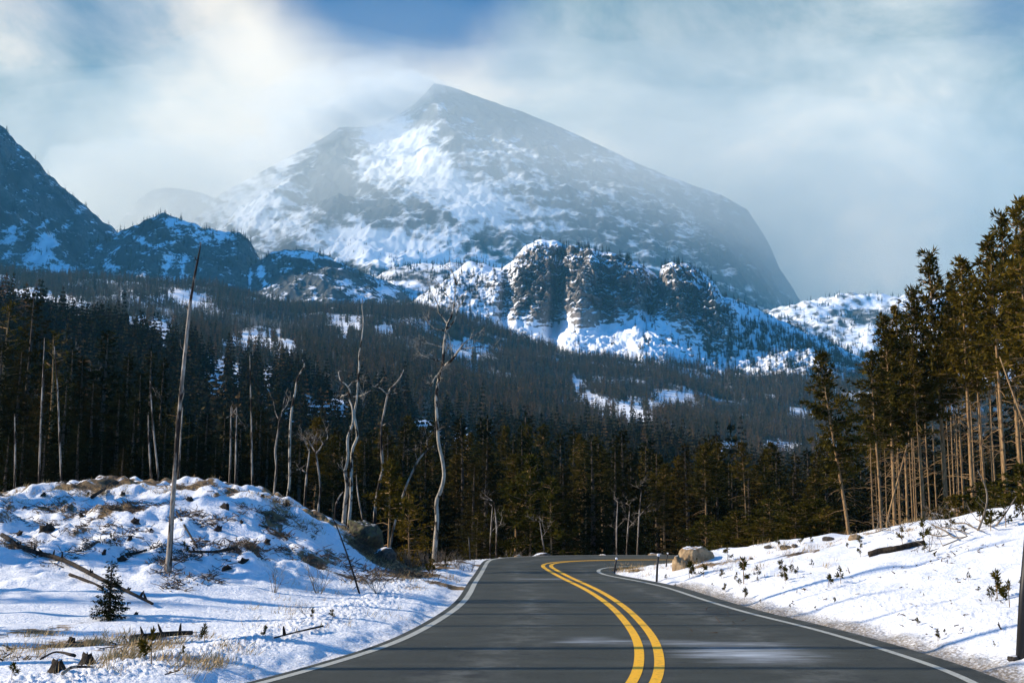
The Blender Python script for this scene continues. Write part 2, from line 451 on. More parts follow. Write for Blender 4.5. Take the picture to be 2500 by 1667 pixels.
# beyond the frame the road goes on: behind the bank at the far end, and back past the camera
far_l, far_m, far_r = lw[0][1], mw[0][1], rw[0][1]
lw = [(40, far_l - 1.5), (20, far_l + .1)] + lw + [(-3.35, 8.3), (-5.1, 3.5), (-7.5, -.4), (-10, -4.5)]
mw = [(40, far_m - 1.6), (20, far_m + .05)] + mw + [(.62, 8.6), (-.55, 5.5), (-2.2, 2), (-4.5, -2), (-7, -6)]
rw = [(40, far_r - 1.7), (20, far_r + .2), (7, far_r + .1)] + rw + [(3.65, 8), (2.4, 4.4), (.5, .6), (-1.8, -3.5), (-4.3, -7.5)]
def even(p, step=.25):
    d = np.concatenate([[0], np.cumsum(np.linalg.norm(np.diff(p, axis=0), axis=1))])
    s = np.linspace(0, d[-1], int(d[-1] / step))
    return np.stack([np.interp(s, d, p[:, 0]), np.interp(s, d, p[:, 1])], 1)
LN, MN, RN = [smooth_line(even(spline(q)), 14) for q in (lw, mw, rw)]
def normals(p):
    t = np.gradient(p, axis=0); t /= np.linalg.norm(t, axis=1)[:, None]
    return np.stack([t[:, 1], -t[:, 0]], 1)
LEDGE = LN - normals(LN) * -0.15 * np.sign(((LN - MN[np.argmin(((LN[:, None] - MN[None]) ** 2).sum(-1), 1)]) * normals(LN)).sum(1).mean())
_s = np.sign(((RN - MN[np.argmin(((RN[:, None] - MN[None]) ** 2).sum(-1), 1)]) * normals(RN)).sum(1).mean())
REDGE = RN + normals(RN) * 0.32 * _s
def strip(name, p, w, z, mat):
    n = normals(p) * w / 2
    V = np.zeros((2 * len(p), 3)); V[:len(p), :2] = p - n; V[len(p):, :2] = p + n; V[:, 2] = z
    i = np.arange(len(p) - 1)
    me = mesh_data(name, V, [np.stack([i + len(p), i + len(p) + 1, i + 1, i], 1)], mat)
    return obj(name, me)
POLY = np.vstack([LEDGE, REDGE[::-1]])
def seg_dist(x, y, p):
    x = x.ravel(); y = y.ravel(); best = np.full(x.shape, 1e9)
    for (ax, ay), (bx, by) in zip(p[:-1], p[1:]):
        dx, dy = bx - ax, by - ay
        t = np.clip(((x - ax) * dx + (y - ay) * dy) / (dx * dx + dy * dy + 1e-12), 0, 1)
        best = np.minimum(best, (x - ax - t * dx) ** 2 + (y - ay - t * dy) ** 2)
    return np.sqrt(best)
def inside(x, y, p):
    x = x.ravel(); y = y.ravel(); r = np.zeros(x.shape, bool)
    q = np.roll(p, -1, 0)
    for (ax, ay), (bx, by) in zip(p, q):
        c = ((ay > y) != (by > y)) & (x < (bx - ax) * (y - ay) / (by - ay + 1e-12) + ax)
        r ^= c
    return r
# the asphalt sheet: a grid across between the two edges, so the edges can crumble a little
def resample(p, n):
    d = np.concatenate([[0], np.cumsum(np.linalg.norm(np.diff(p, axis=0), axis=1))])
    s = np.linspace(0, d[-1], n); return np.stack([np.interp(s, d, p[:, 0]), np.interp(s, d, p[:, 1])], 1)
bm_v = []
NR = 500
def matched(edge):
    # for every point of the centre line the nearest point of an edge, kept monotone
    mid = resample(MN, NR); idx = ((mid[:, None] - edge[None]) ** 2).sum(-1).argmin(1)
    idx = np.maximum.accumulate(idx); k = np.linspace(0, 1, 9)
    idx = np.convolve(np.pad(idx.astype(float), 4, mode='edge'), np.ones(9) / 9, 'valid')
    return np.stack([np.interp(idx, np.arange(len(edge)), edge[:, 0]), np.interp(idx, np.arange(len(edge)), edge[:, 1])], 1)
lm, rm, mm = matched(LEDGE), matched(REDGE), resample(MN, NR)
cols = [lm * (1 - k) + mm * k for k in np.linspace(0, 1, 9)[:-1]] + [mm * (1 - k) + rm * k for k in np.linspace(0, 1, 9)]
V = np.zeros((NR, 17, 3)); V[:, :, :2] = np.stack(cols, 1)
i = np.arange(NR - 1)[:, None] * 17; j = np.arange(16)[None]
Q = np.stack([i + j, i + 17 + j, i + 18 + j, i + 1 + j], -1).reshape(-1, 4)
me = mesh_data('road', V.reshape(-1, 3), [Q], M['asphalt'])
rv = V.reshape(-1, 3)
rpx, rrow = pix(rv[:, 0], np.maximum(rv[:, 1], 6), rv[:, 2])
drift = 0.64 * np.exp(-((rv[:, 0] - 2.55) / 1.1) ** 2 - ((rv[:, 1] - 12.6) / .95) ** 2) + 0.36 * np.exp(-((rv[:, 0] - 1.9) / 1.9) ** 2 - ((rv[:, 1] - 13.9) / .5) ** 2)
drift += 0.22 * np.exp(-((rv[:, 0] - .9) / .5) ** 2 - ((rv[:, 1] - 14.3) / 1.6) ** 2)
drift += 0.6 * ss(3.4, 7.5, rv[:, 0]) * ss(26.5, 28.5, rv[:, 1]) * (1 - ss(31.5, 36, rv[:, 1]) * .9)
drift += 0.42 * np.exp(-((rv[:, 0] - .6) / 1.6) ** 2 - ((rv[:, 1] - 25.2) / .5) ** 2)
drift += 0.3 * np.exp(-((rv[:, 1] - 22.7) / .35) ** 2) * ss(-1.2, .2, rv[:, 0]) * (1 - ss(1.5, 3, rv[:, 0]))
drift += 0.18 * np.exp(-((rv[:, 1] - 11.0) / .5) ** 2) * (1 - ss(-1, .5, rv[:, 0]))
road = tag(obj('road', me), 'dark grey asphalt road bending away through the snow', kind='structure')
vattr(me, 'drift', drift)
kk = np.tile(np.r_[np.linspace(0, 1, 9)[:-1], np.linspace(1, 2, 9)], NR)      # 0 one edge, 1 centre, 2 the other
vattr(me, 'salt', .9 * (np.exp(-((kk - .5) / .12) ** 2) + np.exp(-((kk - 1.5) / .12) ** 2)) + .5 * np.exp(-((np.abs(kk - 1) - 1) / .12) ** 2) + .35 * np.exp(-((kk - 1) / .08) ** 2))
vattr(me, 'tar', np.exp(-(((rv[:, 0] + .72) / .45) ** 4) - ((rv[:, 1] - 11.35) / .22) ** 4) + np.exp(-(((rv[:, 0] - 3.0) / .3) ** 4) - ((rv[:, 1] - 17.5) / .5) ** 4))
fl = np.mean([p.normal.z for p in me.polygons[:50]])
if fl < 0: me.flip_normals()
tag(strip('edge_line', LN, .10, .004, M['white']), 'white edge line on the snowy mound side of the road', kind='structure')
tag(strip('edge_line', RN, .09, .004, M['white']), 'white edge line below the sunlit snow bank', kind='structure')
nm_ = normals(MN)
tag(strip('centre_line', MN - nm_ * .105, .105, .004, M['yellow']), 'yellow centre line nearer the mound', kind='structure')
tag(strip('centre_line', MN + nm_ * .105, .105, .004, M['yellow']), 'yellow centre line nearer the snow bank', kind='structure')

# ================================================================ GROUND HEIGHT
def table(pts):
    a, e = ae([p[0] for p in pts], [p[1] for p in pts])
    o = np.argsort(a); return a[o], e[o]
def ev(tb, a): return np.interp(a, tb[0], tb[1])
CAP_L = table([(-1400, 1246), (-500, 1241), (0, 1221), (80, 1208), (140, 1199), (250, 1192), (460, 1190), (560, 1198), (620, 1210), (700, 1237), (760, 1266), (850, 1297),
               (900, 1334), (960, 1373), (1010, 1400), (1050, 1392), (1120, 1366), (1200, 1354), (1650, 1352)])
CAP_R = table([(1300, 1390), (1500, 1386), (1600, 1385), (1640, 1383), (1668, 1368), (1700, 1354), (1785, 1331), (1860, 1323), (1955, 1312), (2023, 1312), (2074, 1311), (2135, 1291),
               (2285, 1254), (2380, 1231), (2500, 1193), (2700, 1135), (3200, 1050)])
ZPX = [-1400, -400, 0, 500, 1000, 1250, 1600, 2000, 2250, 2500, 3300]
ZD = {46: [2, 1.6, 1.4, 1.5, -1.2, -1.1, -1.0, -.8, .9, 2.1, 4],
      70: [3, 1.5, .8, 0, -4, -4.5, -4.5, -4, .2, 2.4, 5],
      110: [9, 5, 2, -4, -8, -9, -9, -9, -5, 2, 6],
      180: [30, 18, 11, 3, -4, -7, -9, -11, -10, -5, 4],
      300: [65, 48, 39, 26, 10, 2, -3, -9, -9, -7, 2],
      420: [90, 72, 64, 49.6, 33, 21, 14, 0, -4, -6, 6],
      490: [90, 72, 63, 48, 31, 18, 10, -4, -8, -10, 6]}
L3 = {700: [(-1400, 780), (-400, 790), (0, 800), (350, 815), (530, 860), (745, 895), (957, 950), (1170, 1010), (1380, 1065), (1595, 1085), (1807, 1128), (2020, 1180), (2500, 1205), (3300, 1200)],
      1150: [(-1400, 700), (-400, 715), (0, 745), (300, 752), (530, 795), (745, 825), (957, 850), (1170, 905), (1380, 955), (1595, 975), (1807, 1020), (2020, 1050), (2500, 1080), (3300, 1050)],
      1600: [(-1400, 640), (-400, 660), (0, 690), (300, 697), (500, 720), (750, 762), (1000, 752), (1130, 795), (1300, 845), (1450, 862), (1600, 885), (1750, 935), (1900, 912), (2000, 915), (2120, 930), (2300, 960), (2500, 970), (3300, 900)]}
NODES = []
for D, zs in ZD.items():
    a0, _ = ae(ZPX, 1228); NODES.append((D, a0, np.array(zs, float)))
for D, pts in L3.items():
    a0, e0 = table(pts); NODES.append((D, a0, CAMZ + e0 * D))
NODES.append((2100, NODES[-1][1], NODES[-1][2] + 30)); NODES.append((12000, NODES[-1][1], NODES[-1][2] * 0 + 60))
ND = np.array([n[0] for n in NODES], float)
def zfar(a, Y):
    zs = np.stack([np.interp(a, n[1], n[2]) for n in NODES])
    k = np.clip(np.searchsorted(ND, Y) - 1, 0, len(ND) - 2)
    t = np.clip((Y - ND[k]) / (ND[k + 1] - ND[k]), 0, 1)
    i = np.arange(len(a))
    z0, z1 = zs[k, i], zs[k + 1, i]
    m = np.diff(zs, axis=0) / np.diff(ND)[:, None]
    mm_ = np.vstack([m[:1], np.where(m[1:] * m[:-1] > 0, 2 * m[1:] * m[:-1] / (m[1:] + m[:-1] + 1e-12), 0), m[-1:]])
    hh = ND[k + 1] - ND[k]; t2, t3 = t * t, t * t * t
    return (2 * t3 - 3 * t2 + 1) * z0 + (t3 - 2 * t2 + t) * hh * mm_[k, i] + (-2 * t3 + 3 * t2) * z1 + (t3 - t2) * hh * mm_[k + 1, i]
def ground_z(x, y, detail=True, full=False):
    shp = np.shape(x)
    x = np.atleast_1d(np.asarray(x, float)).ravel(); y = np.atleast_1d(np.asarray(y, float)).ravel()
    r = np.hypot(x, y)
    Yc = np.maximum(y, 3.0); a = np.clip(x / Yc, -.75, .8)
    Yf = np.where(y > .5 * r, y, np.maximum(r * .8, 3))
    near = r < 75
    z = np.zeros_like(x); dRoad = np.full_like(x, 99.0); left = np.ones_like(x, bool); ins = np.zeros_like(x, bool)
    if near.any():
        xs, ys = x[near], y[near]
        dl, dr = seg_dist(xs, ys, LEDGE[::3]), seg_dist(xs, ys, REDGE[::3])
        inn = inside(xs, ys, POLY[::2]); left[near] = dl < dr; ins[near] = inn
        d = np.where(inn, 0, np.minimum(dl, dr)); dRoad[near] = d
    # mound side
    rise = 2.9 * ss(13.0, 34, Yc) * ss(.9, 5.5, dRoad)
    capl = CAMZ + ev(CAP_L, a) * Yc - .055 * np.maximum(Yc - 32, 0)
    zl = smin(rise, capl, .22)
    # sunlit bank side
    zr0 = .235 * np.maximum(dRoad - .5, 0)
    capr = CAMZ + ev(CAP_R, a) * Yc - .012 * np.maximum(Yc - 33, 0)
    zr = smin(zr0, capr, .16)
    zn = np.where(left, zl, zr)
    zn = np.where(y < 6, np.minimum(zn, .12 * np.maximum(dRoad - .5, 0)), zn)
    zf = zfar(a, Yf)
    zf = np.where(y > .2 * r, zf, zf * 0 + .12 * np.minimum(np.maximum(dRoad - .5, 0), 30))
    k = np.where(left, ss(38.5, 50, Yf), ss(40, 70, Yf)) * ss(1, 5, dRoad)
    z = zn * (1 - k) + zf * k
    if detail:
        fr = ss(55, 130, r)
        big = fr * (1.1 * fbm(x / 38, y / 38, 3, 3) + ss(200, 500, r) * 5.0 * fbm(x / 150, y / 150, 4, 9))
        ter = ss(700, 1000, r) * 9 * fbm(x / 120, y / 120, 4, 31)
        nearf = 1 - ss(50, 75, r)
        # wind-shaped snow and lumps of slash under it on the mound, soft ripples on the bank
        lm_ = left * ss(15.5, 21, Yc) * ss(1.5, 4, dRoad) * nearf
        lump = np.maximum(fbm(x / .85, y / .95, 3, 41), -.15)
        lump2 = np.maximum(gnoise(x / 1.9 + .3, y / 1.9, 47) - .12, 0)
        sast = fbm(x / 1.6 + y / 2.5, y / .55 - x / 3.0, 3, 53)
        z = z + big + ter + lm_ * (.20 * lump + .30 * lump2 + .05 * np.abs(gnoise(x / .3, y / .4, 49))) + left * nearf * ss(1.2, 3, dRoad) * .035 * sast
        z = z + (~left) * nearf * ss(.5, 2.5, dRoad) * (.055 * sast + .05 * fbm(x / 1.2, y / 1.2, 3, 61)) 
        # crumbly windrow thrown up by the plough
        wd = np.exp(-((dRoad - 1.25) / .55) ** 2) * nearf
        crumb = .8 * np.abs(gnoise(x / .09, y / .12, 71)) + .6 * np.abs(gnoise(x / .045, y / .08, 73)) + .8 * np.maximum(gnoise(x / .45, y / .45, 77), 0)
        z = z + wd * np.where(left, .042 * crumb + .045, .03 * crumb + .03)
        z = z + left * nearf * ss(.4, .9, dRoad) * (1 - ss(2.2, 4.2, dRoad)) * .016 * crumb
    edge = ss(.02, .55, dRoad + .20 * fbm(x / .6, y / .6, 4, 81) - .06)
    z = np.where(near, (z + .045) * edge - .05 * (1 - edge), z)
    z = np.where(ins, -.05, z)
    if full: return z, dRoad, left, a, Yc, r
    return z.reshape(shp)
def gz(x, y): return float(ground_z(np.array([x]), np.array([y]))[0])
def hit(px, row, y0=9.0, y1=75.0):
    """where the ray through a photo pixel meets the ground"""
    a, e = ae(px, row)
    Y = np.linspace(y0, y1, 900)
    dz = CAMZ + e * Y - ground_z(a * Y, Y)
    k = np.argmax(dz < 0)
    if dz[k] >= 0: k = len(Y) - 1
    return Vector((float(a * Y[k]), float(Y[k]), float(ground_z(np.array([a * Y[k]]), Y[k:k + 1])[0])))

# ---------------------------------------------------------------- the ground sheet (polar, fine in front, to the horizon)
fine = np.linspace(-29, 29, 860)
az = np.radians(np.concatenate([np.linspace(-180, -60, 40, endpoint=False), np.linspace(-60, -29, 60, endpoint=False), fine, np.linspace(29, 60, 60)[1:], np.linspace(60, 180, 40, endpoint=False)[1:]]))
rr = [1.5]
while rr[-1] < 8: rr.append(rr[-1] + .35)
while rr[-1] < 46: rr.append(rr[-1] * 1.0046)
while rr[-1] < 2200: rr.append(rr[-1] * 1.0125)
while rr[-1] < 12000: rr.append(rr[-1] * 1.12)
rr = np.array(rr)
AZ, RR = np.meshgrid(az, rr)
gx, gy = RR * np.sin(AZ), RR * np.cos(AZ)
gzv, gd, gleft, ga, gY, gr = ground_z(gx.ravel(), gy.ravel(), full=True)
na, nr = len(az), len(rr)
V = np.stack([gx.ravel(), gy.ravel(), gzv], 1)
V = np.vstack([V, [0, 0, -.05]])
i = np.arange(nr - 1)[:, None] * na; j = np.arange(na)[None]; j2 = (j + 1) % na
Q = np.stack([i + j, i + j2, i + na + j2, i + na + j], -1).reshape(-1, 4)[:, ::-1]
T = np.stack([np.full(na, na * nr), np.arange(na), (np.arange(na) + 1) % na], 1)[:, ::-1]
gme = mesh_data('ground', V, [T, Q], M['ground'])
if gme.polygons[len(T) + 5].normal.z < 0: gme.flip_normals()
ground = tag(obj('ground', gme), 'snow covered ground with bare grass and forest floor', kind='structure')
PATCH = [(60, 716, 55, 10), (110, 733, 95, 12), (190, 750, 60, 9), (440, 718, 60, 11), (475, 728, 50, 9), (385, 792, 70, 16), (340, 778, 40, 8), (620, 820, 85, 12), (700, 842, 45, 10), (405, 852, 30, 10),
         (530, 905, 50, 36), (535, 965, 26, 36), (575, 900, 22, 20), (650, 930, 22, 40), (790, 992, 50, 14), (755, 968, 22, 10), (840, 1020, 26, 26), (820, 985, 40, 12), (1040, 1034, 62, 12), (1130, 1065, 52, 16), (1190, 1078, 22, 22),
         (1410, 932, 20, 12), (1530, 990, 65, 16), (1470, 980, 45, 9), (1440, 964, 22, 9), (1640, 961, 50, 7), (1780, 1086, 60, 10), (1890, 1168, 22, 22), (1950, 1004, 34, 7), (2030, 1088, 36, 9),
         (870, 780, 18, 8), (820, 778, 20, 8), (840, 800, 14, 14), (940, 798, 26, 8), (1120, 840, 40, 8), (1160, 850, 60, 9), (1600, 985, 40, 9), (1905, 1085, 40, 9), (1560, 1010, 40, 8), (960, 1195, 12, 25), (1080, 1120, 22, 16), (700, 1010, 20, 18)]
def patch(px, row, hgt=0.0):
    """1 inside the open snow clearings; hgt stretches each towards the viewer by a tree's apparent height"""
    s = np.zeros_like(px)
    nz = .75 * fbm(px / 16, row / 7, 4, 91)
    for cx, cy_, w_, h_ in PATCH:
        up = cy_ - row
        dn = np.where(up < 0, np.maximum(-up - hgt, 0), up)
        s = np.maximum(s, 1 - np.hypot((px - cx) / (w_ * .92), dn / (h_ * .85)) + nz)
    return s
front = gy.ravel() > 5
gpx, grow = pix(np.where(front, gx.ravel(), 0), np.where(front, gy.ravel(), 10), gzv)
pt = np.where(front, patch(gpx, grow, 26 * 600 / np.maximum(gr, 300)), 0)
bare = np.zeros_like(gzv)
hi_l = gleft * ss(17, 22, gY) * (gr < 60)
slopey = np.gradient(gzv.reshape(nr, na), axis=0).ravel() / np.gradient(gr.reshape(nr, na), axis=0).ravel()
slopex = (np.gradient(gzv.reshape(nr, na), axis=1) / np.maximum(np.gradient(AZ, axis=1) * RR, 1e-6)).ravel()
lee = np.clip(slopex * .9, -.4, 1.0)                # lumps keep their snow on the windward side, their lee is bare
bare += hi_l * (.24 + .55 * fbm(gx.ravel() / 1.1, gy.ravel() / 1.4, 4, 101) + .20 * ss(.3, 1.2, lee) + .10 * ss(.0, .6, slopey))
bare += gleft * (1 - ss(14, 19, gY)) * ss(1.9, 2.6, gd) * (.34 - .20 * ss(3, 6.5, gd) + .5 * fbm(gx.ravel() / .9, gy.ravel() / .9, 4, 103)) * (gr < 30)
cresty = gzv - (CAMZ + ev(CAP_L, ga) * gY)
bare += gleft * ss(-.25, -.02, cresty) * ss(24, 28, gY) * .26 * (gr < 55)
tail = np.exp(-((gpx - 960) / 90) ** 2 - ((grow - 1372 - (gpx - 960) * .42) / 26) ** 2) * (gr < 40) * front
bare += 1.0 * tail
_, rrow2 = ae(gpx, 1300)
ridge = np.exp(-((grow - np.interp(gpx, [1600, 1640, 1800, 1990, 2075], [1398, 1392, 1368, 1345, 1308])) / 7.0) ** 2)
bare += (~gleft) * (gr < 45) * front * (.45 * ridge * ss(1600, 1660, gpx) * (1 - ss(2040, 2080, gpx)) + .10 * (1 - ss(1800, 2150, gpx)) + .30 * fbm(gx.ravel() / .8, gy.ravel() / 1.1, 3, 107))
bare += (~gleft) * (gr < 45) * front * .5 * np.exp(-((gpx - 1545) / 35) ** 2 - ((grow - 1392) / 6) ** 2)
bare += (~gleft) * ss(26, 34, gY) * (gr < 75) * (ga > .27) * .35
litter = ss(44, 60, gr) * (.72 - 1.5 * ss(.0, .30, pt)) * (1 - ss(1500, 1700, gr) * .2)
litter = np.where((ga > .24) & (gr < 60), ss(34, 44, gr) * .6, litter)
litter = litter - .35 * ss(700, 1000, gr) * ss(-.1, .5, fbm(gx.ravel() / 90, gy.ravel() / 60, 3, 113))
grit = (1 - ss(.15, 1.1, gd)) * .50 + (~gleft) * (1 - ss(.12, 1.0, gd)) * .34 * (gr < 24)
grit = np.where(gr > 60, 0, grit)
for nme, arr in (('bare', bare), ('litter', litter), ('grit', grit)):
    vattr(gme, nme, np.append(np.clip(arr, -1, 1.5), 0))

# ================================================================ MOUNTAINS
def rng_mesh(name, label, mat, prof, px0, px1, ncol, rings, back, zn, dn, snow, trees=None):
    """prof: rows of control pixels at given distances, nearest first; a real body with a back slope"""
    a = np.linspace(float(ae(px0, 700)[0]), float(ae(px1, 700)[0]), ncol)
    Dk, Zk = [], []
    for D, pts in prof:
        if callable(D): Dc = D(1250 + FPX * a)
        else: Dc = np.full(ncol, float(D))
        t = table(pts); e = np.interp(a, t[0], t[1])
        Dk.append(Dc); Zk.append(CAMZ + e * Dc)
    Ds, Zs, Ts = [], [], []
    for k in range(len(prof) - 1):
        t = np.linspace(0, 1, rings[k], endpoint=False)[:, None]
        Ds.append(Dk[k] + (Dk[k + 1] - Dk[k]) * t); Zs.append(Zk[k] + (Zk[k + 1] - Zk[k]) * t)
        Ts.append(np.broadcast_to((k + t) / (len(prof) - 1), (rings[k], ncol)))
    D, Z, T = np.vstack(Ds), np.vstack(Zs), np.vstack(Ts)
    w_ = (1 - ss(.86, 1.0, T) * .92) * ss(0, .06, T)
    # round the creases between the control lines
    for _ in range(6):
        Z[1:-1] = .25 * Z[:-2] + .5 * Z[1:-1] + .25 * Z[2:]
    px, row = pix(a[None] * D, D, Z)
    D2 = D + w_ * dn(px, row, a[None] * D, Z, T) if dn else D
    Z2 = Z + w_ * zn(a[None] * D, D, T)
    # back slope
    tb = np.linspace(0, 1, 26)[:, None] ** 1.2
    Db = Dk[-1] + back[0] * tb; Zb = Zk[-1] - (Zk[-1] - back[1]) * tb ** 1.15 
    wz = 8 * gnoise(a * Dk[-1] / 60, a * 0, 5) + 5 * gnoise(a * Dk[-1] / 19, a * 0, 6)
    sc = np.minimum(Dk[-1] / 2600, 1) * np.where(Dk[-1] > 4000, .35, 1)
    Z2 = Z2 + (wz * sc)[None] * ss(.86, 1, T); Zb = Zb + (wz * sc)[None] * (1 - tb)
    D3, Z3 = np.vstack([D2, Db]), np.vstack([Z2, Zb])
    X3 = a[None] * D3
    n = len(D3)
    i = np.arange(n - 1)[:, None] * ncol; j = np.arange(ncol - 1)[None]
    Q = np.stack([i + j, i + j + 1, i + ncol + j + 1, i + ncol + j], -1).reshape(-1, 4)
    me = mesh_data(name, np.stack([X3.ravel(), D3.ravel(), Z3.ravel()], 1), [Q], mat)
    o = tag(obj(name, me), label, kind='structure')
    nrm = np.empty(n * ncol * 3, np.float32); me.vertices.foreach_get('normal', nrm)
    nz = nrm.reshape(-1, 3)[:, 2].reshape(n, ncol)
    P3, R3 = pix(X3, D3, Z3)
    T3 = np.vstack([T, np.ones_like(Db)])
    vattr(me, 'snow', np.clip(snow(P3, R3, X3, Z3, nz, T3), -.5, 1.5))
    return dict(px=P3, row=R3, x=X3, y=D3, z=Z3, T=T3, nz=nz, nfront=len(D2))
def gb(px, row, cx, cy_, rx, ry, rot=0.0):
    c, s = math.cos(R(rot)), math.sin(R(rot)); dx, dy = px - cx, row - cy_
    return np.exp(-(((dx * c + dy * s) / rx) ** 2 + ((-dx * s + dy * c) / ry) ** 2))

# -- the main peak
PK_CREST = [(440, 570), (490, 522), (540, 472), (600, 440), (700, 386), (790, 336), (828, 311), (900, 309), (960, 286), (1010, 256), (1040, 226), (1060, 203), (1100, 212), (1180, 241), (1280, 275),
            (1380, 316), (1480, 362), (1560, 401), (1660, 441), (1760, 476), (1825, 512), (1858, 562), (1882, 605), (1903, 655), (1930, 695), (1960, 745), (2050, 830)]
def pk_sn(px, row, x, z, nz, T):
    s = .30 + .8 * (nz - .62)
    s = s + .62 * gb(px, row, 985, 350, 85, 55, 30) + .55 * gb(px, row, 1060, 425, 130, 45, 35) + .5 * gb(px, row, 1160, 500, 130, 40, 25) + .55 * gb(px, row, 920, 420, 60, 60)
    s = s + .85 * gb(px, row, 900, 585, 140, 38, 8) + .75 * gb(px, row, 1010, 625, 170, 28, 5) + .5 * gb(px, row, 1120, 570, 90, 36, 0)
    s = s + .38 * gb(px, row, 700, 470, 110, 80, -35) + .42 * gb(px, row, 600, 520, 70, 60)
    s = s - .45 * gb(px, row, 820, 370, 55, 62) - .42 * gb(px, row, 800, 480, 95, 50, 20) - .3 * gb(px, row, 925, 500, 30, 40) + .2 * gb(px, row, 870, 520, 25, 40)
    s = s - .40 * gb(px, row, 1220, 285, 190, 42, 23) - .18 * gb(px, row, 1760, 580, 130, 120, 45) + .25 * gb(px, row, 1340, 530, 150, 30, 22) + .20 * gb(px, row, 1260, 400, 120, 60, 30)
    s = s - .35 * gb(px, row, 1170, 585, 90, 26) - .2 * gb(px, row, 1430, 560, 90, 40, 30) + .25 * gb(px, row, 1680, 560, 30, 60, 20)
    s = s + .30 * fbm(px / 60 + row / 40, row / 24 - px / 46, 4, 201) * (1 - .4 * ss(1500, 1700, px))
    return s
PK = rng_mesh('mountain', 'broad snow streaked main peak', M['peak'],
    [(2900, [(400, 780), (2100, 800)]), (3300, [(400, 690), (640, 640), (900, 625), (1300, 640), (1700, 700), (2100, 810)]),
     (3800, [(420, 600), (600, 520), (760, 500), (830, 470), (960, 450), (1100, 430), (1300, 460), (1600, 540), (1800, 640), (1900, 730), (2050, 830)]), (4500, PK_CREST)],
    430, 2040, 640, [60, 120, 180], (1200, 300),
    lambda x, y, T: (55 - 25 * ss(-200, 600, x)) * ridged(x / 620, y / 620, 5, 211, .52) * (.35 + ss(.1, .5, T)) - 30 + 16 * fbm(x / 60, y / 60, 3, 219),
    None, pk_sn)
# -- the shaded ridge on the mound side: three bodies one before the other
def sr_sn(px, row, x, z, nz, T):
    s = .24 + .7 * (nz - .7) + .30 * fbm(px / 34, row / 20, 4, 231)
    for c in ((20, 690, 60, 22, 0), (90, 620, 40, 50, 30), (150, 660, 55, 16, 20), (120, 585, 30, 30, 20), (260, 640, 16, 34, 20), (285, 665, 30, 14, 35), (30, 570, 20, 40, 30),
              (355, 590, 60, 10, 35), (405, 650, 12, 60, 8), (425, 690, 26, 12), (450, 660, 10, 40), (470, 570, 40, 22), (540, 580, 30, 14), (645, 690, 9, 60, -12), (690, 735, 46, 9, 25), (735, 745, 20, 10),
              (745, 624, 70, 9, 6), (870, 720, 40, 16, 40), (930, 715, 14, 30), (960, 720, 30, 8, 30), (430, 540, 40, 10), (610, 690, 6, 40)):
        s = s + .42 * gb(px, row, *c)
    return s
SHN = lambda x, y, T: 42 * ridged(x / 300, y / 300, 5, 221, .55) - 18 + 9 * fbm(x / 34, y / 34, 3, 223)
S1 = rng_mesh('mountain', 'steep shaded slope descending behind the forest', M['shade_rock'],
    [(1650, [(-1500, 700), (-400, 720), (0, 735), (320, 750), (460, 760)]), (2000, [(-1500, 60), (-700, -160), (-400, -150), (-170, 260), (0, 600), (180, 655), (320, 690), (460, 760)]),  # unseen flank beyond the frame raised so its shadow covers the ridge
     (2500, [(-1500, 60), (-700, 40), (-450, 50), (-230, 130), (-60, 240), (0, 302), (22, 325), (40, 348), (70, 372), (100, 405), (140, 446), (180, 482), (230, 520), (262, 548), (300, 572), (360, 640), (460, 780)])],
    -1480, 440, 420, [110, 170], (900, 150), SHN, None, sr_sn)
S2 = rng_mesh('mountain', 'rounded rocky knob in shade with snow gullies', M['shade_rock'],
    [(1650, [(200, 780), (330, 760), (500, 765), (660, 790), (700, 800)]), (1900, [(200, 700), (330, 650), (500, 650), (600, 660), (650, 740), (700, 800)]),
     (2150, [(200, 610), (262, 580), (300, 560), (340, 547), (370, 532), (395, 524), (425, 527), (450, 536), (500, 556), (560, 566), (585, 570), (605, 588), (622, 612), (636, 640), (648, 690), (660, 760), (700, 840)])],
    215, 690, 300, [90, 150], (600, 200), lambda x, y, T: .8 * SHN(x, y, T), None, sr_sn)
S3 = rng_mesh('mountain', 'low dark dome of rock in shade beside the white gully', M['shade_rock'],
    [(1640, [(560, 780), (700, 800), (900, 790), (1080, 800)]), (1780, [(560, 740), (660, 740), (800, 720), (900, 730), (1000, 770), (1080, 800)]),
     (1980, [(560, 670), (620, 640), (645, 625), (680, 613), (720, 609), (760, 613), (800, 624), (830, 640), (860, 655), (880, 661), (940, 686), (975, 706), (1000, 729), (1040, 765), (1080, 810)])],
    570, 1070, 300, [80, 130], (500, 200), lambda x, y, T: .6 * SHN(x, y, T), None, sr_sn)
